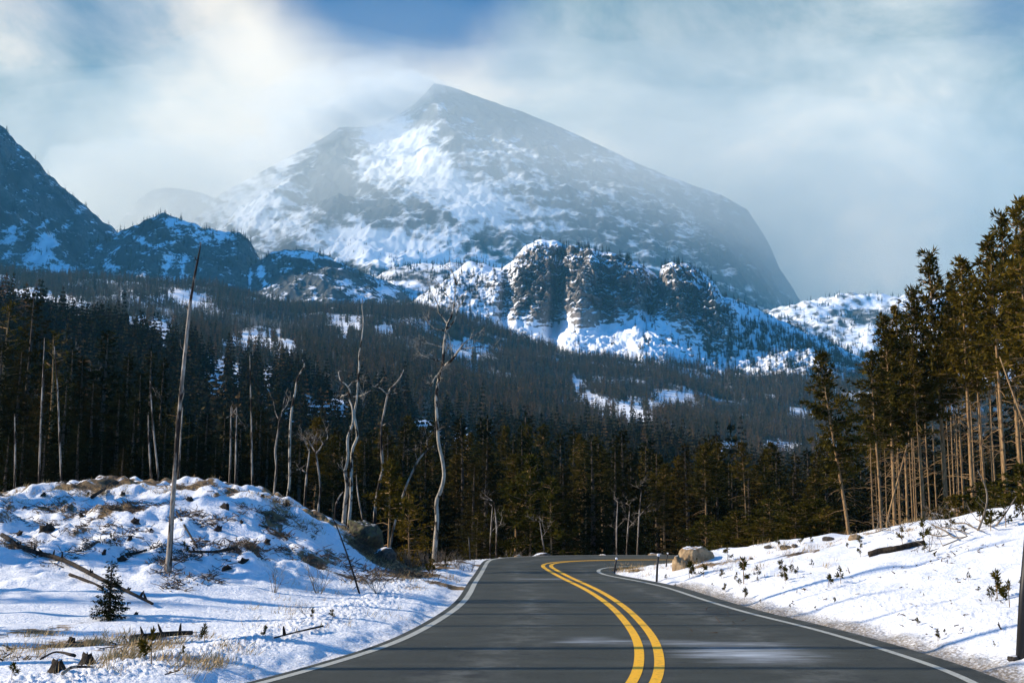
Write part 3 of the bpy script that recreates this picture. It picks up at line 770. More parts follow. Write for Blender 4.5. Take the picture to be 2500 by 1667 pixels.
# -- the sunlit rocky bluff
BL_CREST = [(930, 790), (1000, 738), (1040, 715), (1080, 690), (1110, 662), (1140, 642), (1180, 640), (1225, 650), (1250, 638), (1278, 606), (1310, 588), (1350, 586), (1400, 600), (1450, 611), (1530, 632), (1580, 652), (1598, 664),
            (1606, 676), (1616, 648), (1640, 640), (1680, 645), (1720, 668), (1750, 695), (1762, 716), (1800, 736), (1850, 752), (1900, 780), (1960, 806), (2020, 832), (2100, 872), (2250, 950)]
def bl_d(px, row, x, z, T):
    cliff = ss(.38, .5, T) * (1 - ss(.9, 1, T)) * ss(1210, 1270, px) * (1 - ss(1740, 1800, px))
    d = 75 * gb(px, row, 1362, 720, 20, 130, 6) + 85 * gb(px, row, 1592, 710, 16, 70, 12) + 40 * gb(px, row, 1235, 720, 14, 90, 6) + 22 * gb(px, row, 1480, 720, 14, 80, 4) - 25 * gb(px, row, 1420, 740, 30, 90) - 25 * gb(px, row, 1660, 720, 40, 60)
    r = 36 * ridged(x / 75, z / 120, 5, 241, .55) + 16 * fbm(x / 16, z / 9, 4, 247, .6) + 17 * np.abs(fbm(x / 45, z / 7, 4, 251))
    return d - cliff * r
def bl_sn(px, row, x, z, nz, T):
    s = .54 + .85 * (nz - .45) + .40 * fbm(px / 26, row / 9, 4, 261)
    for c in ((1290, 812, 90, 20, -6), (1380, 790, 16, 50, 0), (1375, 815, 45, 18), (1540, 800, 90, 18, -28), (1470, 815, 90, 16), (1245, 745, 9, 80, 5), (1220, 800, 70, 18, 10), (1500, 850, 70, 22, 30), (1590, 715, 8, 50, 12), (1330, 592, 55, 6), (1480, 616, 50, 6, 12),
              (1690, 690, 50, 8, 20), (1870, 800, 60, 22, 30), (1900, 830, 60, 16, 25), (1740, 905, 130, 22, 8), (1850, 740, 36, 10, 22), (1620, 870, 60, 18, 25), (1680, 790, 50, 14), (1100, 770, 60, 14), (1180, 660, 40, 10), (1060, 725, 50, 10, -25)):
        s = s + .42 * gb(px, row, *c)
    for c in ((1380, 700, 16, 60, 6), (1640, 760, 50, 40), (1330, 720, 40, 50), (1540, 720, 20, 60), (1460, 760, 40, 30)):
        s = s - .25 * gb(px, row, *c)
    return s
BL = rng_mesh('cliff', 'sunlit rocky bluff with snow on its ledges', M['cliff'],
    [(1420, [(900, 820), (1100, 850), (1250, 890), (1400, 920), (1600, 950), (1800, 985), (2000, 980), (2250, 1010)]),
     (lambda p: 1600 + 0 * p, [(900, 800), (1100, 770), (1200, 800), (1250, 812), (1300, 818), (1380, 800), (1450, 812), (1520, 800), (1570, 765), (1620, 800), (1700, 850), (1800, 880), (1900, 860), (2000, 870), (2250, 990)]),
     (lambda p: np.interp(p, [1180, 1260, 1740, 1820], [1700, 1650, 1650, 1700]), [(900, 795), (1000, 760), (1100, 700), (1200, 690), (1260, 680), (1300, 640), (1350, 632), (1450, 650), (1530, 672), (1590, 700), (1630, 690), (1700, 690), (1750, 740), (1850, 790), (1960, 835), (2100, 895), (2250, 970)]),
     (1770, BL_CREST)],
    910, 2240, 760, [90, 190, 60], (420, 150), lambda x, y, T: 7 * fbm(x / 45, y / 45, 4, 263) + 4 * fbm(x / 12, y / 12, 3, 265), bl_d, bl_sn)
# -- the snowy spur low in front of the peak, and the far snow ridge by the pines
def sp_sn(px, row, x, z, nz, T): return .62 + .4 * fbm(px / 30, row / 14, 4, 271) - .25 * gb(px, row, 1010, 680, 60, 16)
SPUR = rng_mesh('hill', 'snowy lower spur dotted with trees below the peak', M['peak'],
    [(2050, [(880, 800), (1300, 800)]), (2350, [(880, 730), (960, 690), (1060, 690), (1200, 700), (1300, 760)]), (2600, [(860, 730), (920, 672), (960, 655), (1000, 646), (1060, 645), (1140, 640), (1220, 650), (1320, 700)])],
    870, 1310, 220, [60, 80], (400, 300), lambda x, y, T: 14 * fbm(x / 120, y / 120, 4, 273), None, sp_sn)
def fr_sn(px, row, x, z, nz, T): return .68 + .42 * fbm(px / 22, row / 13, 4, 281) - .5 * gb(px, row, 2130, 775, 90, 18, 0) - .3 * gb(px, row, 2050, 800, 60, 12) + .5 * gb(px, row, 2150, 803, 60, 6) + .5 * gb(px, row, 2180, 835, 60, 6)
FR = rng_mesh('hill', 'far white snow ridge beyond the pine stand', M['peak'],
    [(2250, [(1820, 900), (2100, 930), (3300, 950)]), (2600, [(1820, 800), (1960, 790), (2100, 800), (2300, 800), (3300, 800)]), (2900, [(1820, 790), (1890, 757), (1930, 744), (1960, 736), (2010, 727), (2050, 720), (2110, 716), (2160, 718), (2230, 722), (2400, 700), (3300, 640)])],
    1830, 3200, 360, [70, 100], (700, 150), lambda x, y, T: 22 * fbm(x / 130, y / 130, 4, 283), None, fr_sn)
FAINT = rng_mesh('mountain', 'faint peak fading into cloud', M['shade_rock'],
    [(4700, [(180, 640), (560, 620)]), (5200, [(180, 600), (285, 552), (310, 520), (345, 480), (375, 462), (410, 458), (450, 462), (490, 470), (560, 500)])],
    200, 540, 160, [110], (500, 300), lambda x, y, T: 70 * ridged(x / 500, y / 500, 4, 291) - 30, None, lambda px, row, x, z, nz, T: .3 + .4 * fbm(px / 30, row / 30, 3, 295))
# ================================================================ TREE PARTS
def unit(v): return v / (np.linalg.norm(v, axis=-1, keepdims=True) + 1e-9)
def kites(mb, p, d, L, W):
    """small leaf-shaped faces: base p, direction d, length L, width W"""
    n = len(p); d = unit(d)
    s = unit(np.cross(d, rng.normal(size=(n, 3))))
    L = np.broadcast_to(L, n)[:, None]; W = np.broadcast_to(W, n)[:, None]
    m = p + d * L * .45
    V = np.stack([p, m + s * W / 2, p + d * L, m - s * W / 2], 1).reshape(-1, 3)
    mb.add(V, Q=np.arange(4 * n).reshape(-1, 4))
def trunk_mesh(name, H, r, mat, lean=0.0, wob=.02, sides=7, n=9, dead=0, zd=(.1, .5), dl=1.0, raw=False):
    mb = MB(); t = np.linspace(0, 1, n)
    x = lean * H * t ** 1.4 + H * wob * np.sin(t * 4 + rng.uniform(0, 6)) * t; y = H * wob * np.sin(t * 3 + rng.uniform(0, 6)) * t
    x -= x[0]; y -= y[0]
    pts = np.stack([x, y, t * H], 1); pts[0, 2] = -.35
    mb.tube(pts, [r * 1.25, r, r * .85, r * .65, r * .42, r * .12], sides)
    for _ in range(dead):
        z = rng.uniform(*zd); az = rng.uniform(0, 6.28); L = dl * rng.uniform(.4, 1.1)
        p0 = np.array([np.interp(z, t, x), np.interp(z, t, y), z * H]); d = np.array([math.cos(az), math.sin(az), rng.uniform(-.5, .25)])
        mb.tube([p0, p0 + d * L * .5 + [0, 0, .03], p0 + d * L + [0, 0, -.10 * L]], [.018, .011, .004], 3, False)
    return (mb if raw else mb.mesh(name, mat)), (t, x, y)
def spruce(H, Rb, seed, z0=.06, step=.26, nb=6, dens=.17, leaf=.30, mat='spruce', lean=0, ragged=.25, dead=0):
    global rng
    rng = np.random.default_rng(seed)
    tm, (tt, tx, ty) = trunk_mesh('trunk', H * .985, H * .011 + .03, M['darkbark'], lean, .006, dead=dead, zd=(.03, z0 + .1))
    mb = MB(); z = z0 * H
    while z < H * .985:
        f = z / H
        Lm = Rb * (1 - (f - z0) / (1 - z0)) ** .82 * min(1, .62 + (f - z0) * 3.0)
        k = max(3, int(nb * (.55 + .6 * (1 - f))))
        a0 = rng.uniform(0, 6.28)
        for b in range(k):
            if rng.random() < .06: continue
            az = a0 + 6.283 * b / k + rng.normal(0, .25)
            L = max(.12, Lm * rng.uniform(1 - ragged * 1.5, 1 + ragged))
            droop = -.10 - .42 * (1 - f) + rng.normal(0, .10) + .55 * ss(.75, 1, f)
            n = max(2, int(L / dens)); t = np.linspace(.18, 1, n)
            h = np.array([math.cos(az), math.sin(az), 0])
            c = np.array([np.interp(f, tt, tx), np.interp(f, tt, ty), z])
            p = c + h * (t * L)[:, None]; p[:, 2] += droop * t * L + .16 * L * t * t
            side = np.array([-h[1], h[0], 0])
            for sg in (-1, 1):
                d = h * .55 + side * sg * rng.uniform(.45, .95, (n, 1)) + np.array([0, 0, -.30]) + rng.normal(0, .18, (n, 3))
                kites(mb, p + rng.normal(0, .02, (n, 3)), d, leaf * rng.uniform(.7, 1.25, n) * (1.1 - .35 * t), leaf * rng.uniform(.3, .48, n))
            kites(mb, p[-2:], h + np.array([0, 0, .15]) + rng.normal(0, .15, (2, 3)), leaf * 1.05, leaf * .4)
            if f < .8: kites(mb, p, np.array([0, 0, -1.0]) + h * .4 + rng.normal(0, .25, (n, 3)), leaf * .75, leaf * .35)
        z += step * rng.uniform(.75, 1.25) * (1.15 - .45 * f)
    c = np.array([np.interp(1, tt, tx), np.interp(1, tt, ty), H * .97])
    kites(mb, np.repeat(c[None], 4, 0), np.array([0, 0, 1.0]) + rng.normal(0, .12, (4, 3)), leaf * 1.2, leaf * .3)
    return tm, mb.mesh('crown', M[mat], False)
def tufts(mb, c, axis, r, k, w=.24, flat=.35):
    n = len(c)
    p = np.repeat(c, k, 0); ax = np.repeat(unit(axis), k, 0)
    d = ax * .55 + rng.normal(0, .62, (n * k, 3)); d[:, 2] += .12
    kites(mb, p, d, r * rng.uniform(.65, 1.2, n * k), r * w * rng.uniform(.7, 1.3, n * k))
def lodgepole(H, Rb, seed, cb=.45, nbr=105, tr=.33, k=10, lean=0.0, dead=26, sparse=1.0, trad=None, mat='pine'):
    global rng
    rng = np.random.default_rng(seed)
    tm, (tt, tx, ty) = trunk_mesh('trunk', H * .98, trad or (.055 + H * .0048), M['pinebark'], lean, .010, 8, 12, dead, (max(.10, cb - .42), cb + .05), 1.0, True)
    mb = MB(); wood = tm
    for b in range(nbr):
        f = cb + (1 - cb) * (b + rng.random()) / nbr
        q = (f - cb) / (1 - cb)
        L = Rb * (.35 + .9 * math.sin(math.pi * min(1, (q * .86 + .16))) ** .8) * rng.uniform(.40, 1.30) * (1 - .55 * q ** 2.2)
        az = rng.uniform(0, 6.28); h = np.array([math.cos(az), math.sin(az), 0])
        c = np.array([np.interp(f, tt, tx), np.interp(f, tt, ty), f * H])
        up = rng.uniform(-.15, .28) + .45 * q
        t = np.linspace(.3, 1, max(2, int(L * sparse / .17)))
        p = c + h * (t * L)[:, None]; p[:, 2] += up * L * t * t - .05 * L * t
        p += rng.normal(0, .06, p.shape)
        tufts(mb, p, h * np.ones((len(t), 1)) + np.array([0, 0, .35]), tr * rng.uniform(.8, 1.15), k)
        wood.tube([c, p[len(t) // 2], p[-1]], [.022, .014, .006], 3, False)
    c = np.array([[np.interp(u, tt, tx), np.interp(u, tt, ty), u * H] for u in (.93, .955, .98, 1)])
    tufts(mb, c, np.tile([0, 0, 1.0], (4, 1)), tr * .8, 9)
    return wood.mesh('trunk', M['pinebark']), mb.mesh('crown', M[mat], False)
def far_conifer(H, Rb, seed, z0=.08, whorls=13, nb=6, leaf=.85, mat='far', gap=.08):
    global rng
    rng = np.random.default_rng(seed)
    mb = MB(); zs = np.linspace(z0, .97, whorls) * H
    for z in zs:
        f = z / H; L = Rb * ((1 - f) / (1 - z0)) ** .75 * rng.uniform(.75, 1.2) + .12
        a = rng.uniform(0, 6.28) + np.arange(nb) * 6.283 / nb + rng.normal(0, .3, nb); a = a[rng.random(nb) > gap]
        h = np.stack([np.cos(a), np.sin(a), np.zeros(len(a))], 1); Lr = L * rng.uniform(.65, 1.25, len(a))
        p = h * (Lr * .15)[:, None] + [0, 0, z]
        kites(mb, p, h + np.array([0, 0, -.28 - .25 * (1 - f)]), Lr, .62 * Lr + .22)
        kites(mb, p + h * (Lr * .35)[:, None], h * .7 + np.array([0, 0, -.75]) + rng.normal(0, .2, h.shape), leaf * .8 * (1.1 - .6 * f), leaf * .5)
    kites(mb, np.tile([0, 0, H * .9], (3, 1)), np.array([0, 0, 1.0]) + rng.normal(0, .06, (3, 3)), H * .11, .24)
    me = mb.mesh('far_conifer', M[mat], False)
    return me
def far_aspen(H, seed):
    global rng
    rng = np.random.default_rng(seed)
    mb = MB(); n = 46
    z = rng.uniform(.3, .95, n) * H; a = rng.uniform(0, 6.28, n)
    d = np.stack([np.cos(a) * .45, np.sin(a) * .45, np.ones(n)], 1)
    kites(mb, np.stack([0 * z, 0 * z, z * .75], 1), d, H * rng.uniform(.12, .3, n), .07)
    mb.tube([(0, 0, 0), (.1, 0, H * .5), (0, .1, H * .95)], [.09, .06, .02], 3)
    return mb.mesh('far_aspen', M['twig'], False)
def sapling(h, seed, mat='youngpine', br=5):
    """young pine: a stem with bottle-brush shoots"""
    global rng
    rng = np.random.default_rng(seed)
    mb, st = MB(), MB()
    st.tube([(0, 0, -.05), (.01 * h, 0, h * .5), (0, .02 * h, h * .93)], [.014 * h + .004, .010 * h + .003, .004], 5)
    def shoot(p0, d, L, r):
        n = max(9, int(L / .0065)); t = rng.uniform(.2, 1, n); d = unit(np.array(d, float))
        p = np.array(p0) + d * (t * L)[:, None]
        dd = d * .75 + rng.normal(0, .55, (n, 3))
        kites(mb, p, dd, r * rng.uniform(.8, 1.25, n), r * .26)
        st.tube([p0, np.array(p0) + d * L], [.006 * h + .002, .003], 3, False)
    shoot((0, 0, h * .62), (rng.normal(0, .08), rng.normal(0, .08), 1), h * .36, h * .19 + .03)
    for b in range(br):
        z = h * rng.uniform(.18, .72); a = rng.uniform(0, 6.28); u = rng.uniform(.35, 1.0)
        shoot((0, 0, z), (math.cos(a), math.sin(a), u), h * rng.uniform(.28, .46) * (1.1 - .5 * z / h), h * .17 + .03)
    return st.mesh('stem', M['pinebark']), mb.mesh('needles', M[mat], False)

def plant(name, parts, loc, rz, sc, label, cat, group=None, names=('trunk', 'crown', 'branches')):
    e = empty(name, loc, rz, (sc[0], sc[0], sc[1]) if isinstance(sc, tuple) else (sc, sc, sc))
    for nm, me_ in zip(names, parts): obj(nm, me_, e)
    return tag(e, label, cat, group)

# ================================================================ CONIFERS, EACH A THING
SPR = [spruce(10, 2.0, 301), spruce(10, 1.7, 302, ragged=.35), spruce(10, 2.3, 303, z0=.04), spruce(10, 1.5, 304, ragged=.4, z0=.12, dead=14), spruce(10, 1.85, 305, z0=.16, ragged=.4, dead=20), spruce(10, 2.15, 306, ragged=.3)]
LOD = [lodgepole(12, .72, 311, .50, 105, .28, dead=26, trad=.07), lodgepole(12, .62, 312, .64, 78, .26, dead=24, trad=.052), lodgepole(12, .84, 313, .45, 120, .29, dead=26, trad=.08), lodgepole(12, .55, 314, .70, 60, .26, dead=24, trad=.046), lodgepole(12, .80, 315, .56, 100, .28, dead=26, trad=.07)]
SPARSE = [lodgepole(11, 1.15, 316, .28, 46, .30, 7, dead=40, sparse=.7), lodgepole(11, 1.0, 317, .34, 40, .28, 7, dead=40, sparse=.7)]
BUSHY = [lodgepole(5, 1.05, 318, .06, 62, .30, 9, dead=0, trad=.05, mat='youngpine'), lodgepole(5, 1.25, 319, .04, 70, .32, 9, dead=0, trad=.05, mat='youngpine'), lodgepole(5, .9, 320, .10, 54, .28, 9, dead=0, trad=.045, mat='pine')]
rng = np.random.default_rng(99)
def tree_px(parts, H0, px, top, D, label, group=None, name='spruce_tree', wid=1.0, cat='conifer'):
    """a tree standing D metres out whose tip is at a photo pixel"""
    tip = P(px, top, D); z0 = gz(tip.x, tip.y); H = max(tip.z - z0, 1.2)
    s = H / H0
    return plant(name, parts, (tip.x, tip.y, z0), rng.uniform(0, 6.28), (s * wid if H > H0 * .75 else s ** .5 * .95 * wid, s), label, cat, group)
GL = 'conifers of the dark wood behind the mound'
lab_sp = 'dark dense spruce among others in the wood behind the snowy mound'
tree_px(SPR[2], 10, 80, 712, 52, 'tallest dark spruce with a broad tip standing high above the wood behind the mound', GL, wid=1.0)
tree_px(SPR[5], 10, 262, 806, 50, 'broad dark spruce rising behind the mound beside the tall bare snag', GL, wid=1.15)
tree_px(SPARSE[0], 11, 22, 740, 50, 'thin olive pine with sparse crown at the edge of the photo beside the tallest spruce', GL, 'pine_tree', 1.1)
tree_px(SPARSE[1], 11, 134, 812, 47, 'half bare thin pine between the tallest spruce and the broad spruce', GL, 'pine_tree')
tree_px(SPARSE[0], 11, 432, 985, 46, 'olive sparse pine just behind the tall bare snag', GL, 'pine_tree', .9)
for px, top, D, k in [(180, 842, 56, 1), (205, 868, 50, 3), (316, 862, 56, 0), (345, 905, 54, 4), (372, 845, 60, 1), (398, 872, 57, 3), (8, 830, 46, 5), (52, 850, 48, 0), (112, 900, 45, 4), (160, 935, 44, 2), (230, 930, 46, 1), (292, 960, 45, 5), (330, 990, 44, 3),
                      (372, 1000, 48, 2), (405, 1030, 44, 0), (462, 1010, 50, 2), (482, 1060, 46, 1), (505, 1005, 52, 0), (528, 1075, 47, 5), (548, 1012, 55, 3), (590, 1040, 56, 1), (636, 995, 52, 2), (655, 1060, 50, 4), (690, 1070, 54, 0), (728, 1095, 54, 3), (760, 1060, 60, 1),
                      (-30, 800, 50, 2), (-70, 840, 48, 5), (-20, 950, 44, 1), (250, 1075, 43, 3), (350, 1085, 43, 1), (60, 1040, 43, 5), (110, 1060, 42, 0), (195, 1030, 43, 2), (440, 1090, 43, 4), (580, 1100, 46, 2), (20, 1060, 42, 3), (300, 1090, 42, 1)]:
    tree_px(SPR[k], 10, px, top, D, lab_sp, GL, wid=rng.uniform(.85, 1.05))
GC = 'conifers of the forest wall beyond the bend'
lab_c = 'dark slender conifer in the crowded forest wall beyond the bend of the road'
tree_px(SPR[1], 10, 893, 1075, 47, 'dark narrow spruce between the twin white trunks and the bushy yellow pine', GC)
tree_px(SPR[0], 10, 870, 1110, 50, lab_c, GC); tree_px(SPR[3], 10, 985, 1035, 52, 'dark spruce behind the leaning dead trunk', GC)
tree_px(SPR[1], 10, 1130, 1058, 50, 'dark spruce just behind the tall forked aspen', GC, wid=1.1)
tree_px(BUSHY[1], 5, 1295, 1120, 43, 'olive green bushy pine standing out at the edge of the forest wall by the bend', GC, 'pine_tree', 1.0)
tree_px(BUSHY[0], 5, 1345, 1175, 42, 'smaller olive pine beside the bushy one at the edge of the forest wall', GC, 'pine_tree')
tree_px(BUSHY[2], 5, 1164, 1255, 41, 'short olive pine at the road edge where the white line turns', GC, 'pine_tree')
tree_px(BUSHY[2], 5, 1000, 1190, 41, 'olive green pine behind the leaning dead trunk', GC, 'pine_tree')
toprow = lambda p: np.interp(p, [450, 700, 850, 1000, 1150, 1300, 1450, 1600, 1750, 1900, 2050], [1020, 1050, 1062, 1050, 1055, 1062, 1060, 1075, 1098, 1120, 1105])
cnt = 0
spots = []
tries = 0
while cnt < 160 and tries < 6000:
    tries += 1
    D = 42.5 + 62 * rng.random() ** 1.5
    px = rng.uniform(700 if D < 60 else 560, 2060)
    a, _ = ae(px, 1228); x = a * D
    if any((x - u) ** 2 + ((D - v)) ** 2 < 1.55 for u, v in spots): continue
    if D < 47 and px < 1000 and px > 640: continue
    spots.append((x, D))
    top = toprow(px) + rng.normal(14, 30) - (D - 45) * .25
    if rng.random() < .12: top += rng.uniform(50, 120)
    k = rng.integers(0, 8)
    if k < 6: tree_px(SPR[k], 10, px, top, D, lab_c, GC, wid=rng.uniform(.85, 1.1))
    else: tree_px(LOD[rng.integers(0, 5)], 12, px, top, D, 'olive lodgepole pine among the dark conifers beyond the bend', GC, 'pine_tree', 1.1)
    cnt += 1
# young bushy pines where the bank meets the wood
GY = 'young bushy pines along the top of the sunlit bank'
for px, top, D, k, lb in [(1800, 1250, 35, 1, 'rounded'), (1838, 1262, 36, 0, 0), (1880, 1225, 38, 0, 0), (1905, 1200, 40, 2, 0), (1940, 1240, 36.5, 1, 0), (1968, 1232, 38, 0, 0), (1995, 1222, 38, 1, 0), (2022, 1240, 37, 2, 0), (1760, 1275, 40, 0, 0), (1722, 1262, 42, 1, 0), (1862, 1280, 34, 1, 0)]:
    tree_px(BUSHY[k], 5, px, top, D, 'low bushy olive pine among those at the top of the sunlit bank', GY, 'pine_tree', 1.15, 'young pine')
for px, top, D, k in [(2335, 1212, 36, 1), (2390, 1186, 34, 0), (2436, 1180, 32, 1), (2490, 1140, 30, 0)]:
    tree_px(BUSHY[k], 5, px, top, D, 'low green pine filling the gap between tall trunks at the crest of the bank', 'low pines under the tall stand', 'pine_tree', 1.3, 'young pine')
# the tall stand on the bank
GR = 'tall lodgepole pines of the stand on the bank'
lab_r = 'tall lodgepole pine with a bare reddish trunk inside the stand on the sunlit bank'
LEAN = lodgepole(12, 1.0, 330, .36, 120, .33, 10, lean=.10, dead=30, trad=.08)
def base_lean(parts, H0, pb, pt, top, D, label, wid=1.0):
    tip = P(pt, top, D); b = P(pb, 1290, D); z0 = gz(b.x, D); s = (tip.z - z0) / H0
    e = plant('pine_tree', parts, (b.x, D, z0), math.pi, (s * wid, s), label, 'conifer', GR)
base_lean(LEAN, 12, 2076, 2016, 864, 33, 'solitary thin leaning pine at the end of the stand, nearest the road bend', 1.25)
for px, top, D, k, lb, wd in [(2132, 862, 37, 4, 'short full pine next to the solitary leaning one', 1.0), (2160, 775, 40, 2, 0, 1), (2190, 752, 43, 0, 0, 1), (2228, 712, 40, 2, 0, 1.05), (2276, 622, 40, 2, 'pine with a ragged double tip at the middle of the stand', 1.05), (2342, 638, 39, 4, 'pine with a thick rounded top in the middle of the stand', 1.15), (2375, 690, 44, 1, 0, 1),
                          (2418, 580, 35, 4, 'broad tall pine second in height in the stand', 1.1), (2451, 527, 38, 2, 'slim pointed pine rising between the two tallest of the stand', .85), (2487, 490, 33, 0, 'tallest pine of the stand, with an orange trunk at the edge of the photo', 1.0), (2535, 470, 34, 2, 0, 1), (2570, 520, 38, 4, 0, 1)]:
    tree_px(LOD[k], 12, px, top, D, lb or lab_r, GR, 'pine_tree', wd)
skyr = lambda p: np.interp(p, [2090, 2132, 2160, 2190, 2227, 2276, 2342, 2380, 2422, 2451, 2485, 2600], [1010, 880, 790, 770, 730, 640, 650, 690, 600, 550, 510, 500])
n = 0
sp2 = []
while n < 44:
    D = rng.uniform(37, 64); px = rng.uniform(2105, 2585)
    if any(abs(px - u) < 6 and abs(D - v) < 6 for u, v in sp2): continue
    sp2.append((px, D)); n += 1
    off = rng.uniform(10, 230); tree_px(LOD[(1, 3)[n % 2] if off > 80 else rng.integers(0, 5)], 12, px, skyr(px) + off, D, lab_r, GR, 'pine_tree', rng.uniform(.65, .9))

for px in range(2085, 2640, 19):
    tree_px(SPR[(px // 19) % 6], 10, px + rng.uniform(-8, 8), 1050 + rng.uniform(-60, 80), rng.uniform(63, 80), 'dark spruce deep in the shade behind the pine stand', 'spruces behind the pine stand', wid=1.1)
# ================================================================ THE FAR WOODS (nobody could count them)
lib = bpy.data.collections.new("far_tree_kinds")
def libobj(me): 
    o = bpy.data.objects.new(me.name, me); lib.objects.link(o); return o
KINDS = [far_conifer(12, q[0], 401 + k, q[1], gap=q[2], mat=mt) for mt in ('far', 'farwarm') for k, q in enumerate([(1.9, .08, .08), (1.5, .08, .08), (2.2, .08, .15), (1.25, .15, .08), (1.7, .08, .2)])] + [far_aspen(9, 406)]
for q, kd in enumerate(KINDS):
    kd.name = 'kind_%02d' % q; libobj(kd).name = 'kind_%02d' % q
def gn_instancer():
    g = bpy.data.node_groups.new('scatter_trees', 'GeometryNodeTree')
    g.interface.new_socket('Geometry', in_out='INPUT', socket_type='NodeSocketGeometry')
    g.interface.new_socket('Geometry', in_out='OUTPUT', socket_type='NodeSocketGeometry')
    N = g.nodes; L = g.links
    gi, go = N.new('NodeGroupInput'), N.new('NodeGroupOutput')
    ci = N.new('GeometryNodeCollectionInfo'); ci.inputs['Collection'].default_value = lib
    ci.inputs['Separate Children'].default_value = True; ci.inputs['Reset Children'].default_value = True
    iop = N.new('GeometryNodeInstanceOnPoints'); iop.inputs['Pick Instance'].default_value = True
    def na(nm, ty):
        x = N.new('GeometryNodeInputNamedAttribute'); x.data_type = ty; x.inputs['Name'].default_value = nm
        return x.outputs['Attribute']
    m2p = N.new('GeometryNodeMeshToPoints')
    L.new(gi.outputs[0], m2p.inputs['Mesh']); L.new(m2p.outputs[0], iop.inputs['Points'])
    L.new(ci.outputs[0], iop.inputs['Instance']); L.new(na('kind', 'INT'), iop.inputs['Instance Index'])
    er = N.new('ShaderNodeCombineXYZ'); L.new(na('rz', 'FLOAT'), er.inputs['Z'])
    L.new(er.outputs[0], iop.inputs['Rotation'])
    cs = N.new('ShaderNodeCombineXYZ'); 
    sw, sh = na('sw', 'FLOAT'), na('sh', 'FLOAT')
    L.new(sw, cs.inputs['X']); L.new(sw, cs.inputs['Y']); L.new(sh, cs.inputs['Z']); L.new(cs.outputs[0], iop.inputs['Scale'])
    L.new(iop.outputs[0], go.inputs[0])
    return g
GN = gn_instancer()
def wood(name, label, pts, kind, sw, sh):
    me = bpy.data.meshes.new(name); me.vertices.add(len(pts)); me.vertices.foreach_set('co', np.asarray(pts, np.float32).ravel())
    for nm, arr in (('sw', sw), ('sh', sh), ('rz', rng.uniform(0, 6.28, len(pts)))): vattr(me, nm, arr)
    a = me.attributes.new('kind', 'INT', 'POINT'); a.data.foreach_set('value', np.asarray(kind, np.int32))
    o = tag(obj(name, me), label, kind='stuff')
    md = o.modifiers.new('scatter', 'NODES'); md.node_group = GN
    return o
def grid(y0, y1, s, am=.53, al=None):
    al = am if al is None else al
    X, Y = np.meshgrid(np.arange(-al * y1, am * y1, s), np.arange(y0, y1, s))
    X = X + rng.uniform(-.5, .5, X.shape) * s; Y = Y + rng.uniform(-.5, .5, Y.shape) * s
    k = (X / Y < am) & (X / Y > -al) & (Y >= y0)
    return X[k], Y[k]
def terrain_wood(name, label, y0, y1, s, dens, hfun, aspen):
    x, y = grid(y0, y1, s)
    z = ground_z(x, y)
    px, row = pix(x, y, z)
    hap = 11 * FPX / y * .8
    d = dens(x, y, px, row)
    k = (patch(px, row, hap) < .10 + .6 * rng.random(len(x)) ** 4) & (rng.random(len(x)) < d)
    x, y, z, px, row = x[k], y[k], z[k], px[k], row[k]
    sh = hfun(x, y) * rng.lognormal(0, .20, len(x)); kd = rng.integers(0, 5, len(x))
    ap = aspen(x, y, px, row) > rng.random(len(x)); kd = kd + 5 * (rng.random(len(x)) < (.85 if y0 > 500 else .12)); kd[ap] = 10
    return wood(name, label, np.stack([x, y, z - .2], 1), kd, sh ** .6 * rng.uniform(.8, 1.15, len(x)) * (1.22 if y0 < 500 else 1), sh), len(x)
dn1 = lambda x, y, px, row: np.clip(.92 + .7 * fbm(x / 30, y / 45, 3, 411), .25, 1)
o1 = terrain_wood('forest', 'dark conifer forest covering the nearer slope beyond the road', 104, 455, 3.5, dn1, lambda x, y: np.interp(y, [104, 200, 420], [.9, 1.0, 1.0]), lambda x, y, px, row: .04 + 0 * x)
asp = lambda x, y, px, row: np.clip(.03 + .9 * gb(px, row, 300, 712, 60, 12) + .9 * gb(px, row, 260, 750, 70, 14) + .9 * gb(px, row, 620, 790, 110, 16, 8) + .8 * gb(px, row, 420, 770, 70, 14) + .7 * gb(px, row, 1010, 852, 60, 10) + .5 * gb(px, row, 1380, 870, 50, 10), 0, .9)
dn2 = lambda x, y, px, row: np.clip(.95 + .7 * fbm(x / 70, y / 90, 3, 421) - .55 * ss(1100, 1500, y) * gb(px, row, 200, 715, 420, 40), .12, 1)
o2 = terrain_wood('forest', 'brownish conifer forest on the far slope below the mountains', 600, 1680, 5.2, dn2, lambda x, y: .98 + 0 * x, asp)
def mountain_wood(name, label, mt, n, dens, s0, s1):
    nf = mt['nfront'] + 6
    f = dens(mt['px'], mt['row'], mt['T'], mt['nz'])[:nf] * np.abs(mt['y'][:nf])
    # weight by footprint of each grid cell
    gy_ = np.abs(np.gradient(mt['y'][:nf], axis=0)) + 1.0
    wgt = np.clip(f * gy_, 0, None).ravel(); wgt /= wgt.sum()
    k = rng.choice(len(wgt), n, p=wgt)
    X, Y, Z = (mt[c][:nf].ravel()[k] for c in 'xyz')
    sh = rng.uniform(s0, s1, n)
    return wood(name, label, np.stack([X + rng.normal(0, .8, n), Y, Z - .4], 1), rng.integers(0, 5, n), sh ** .6, sh)
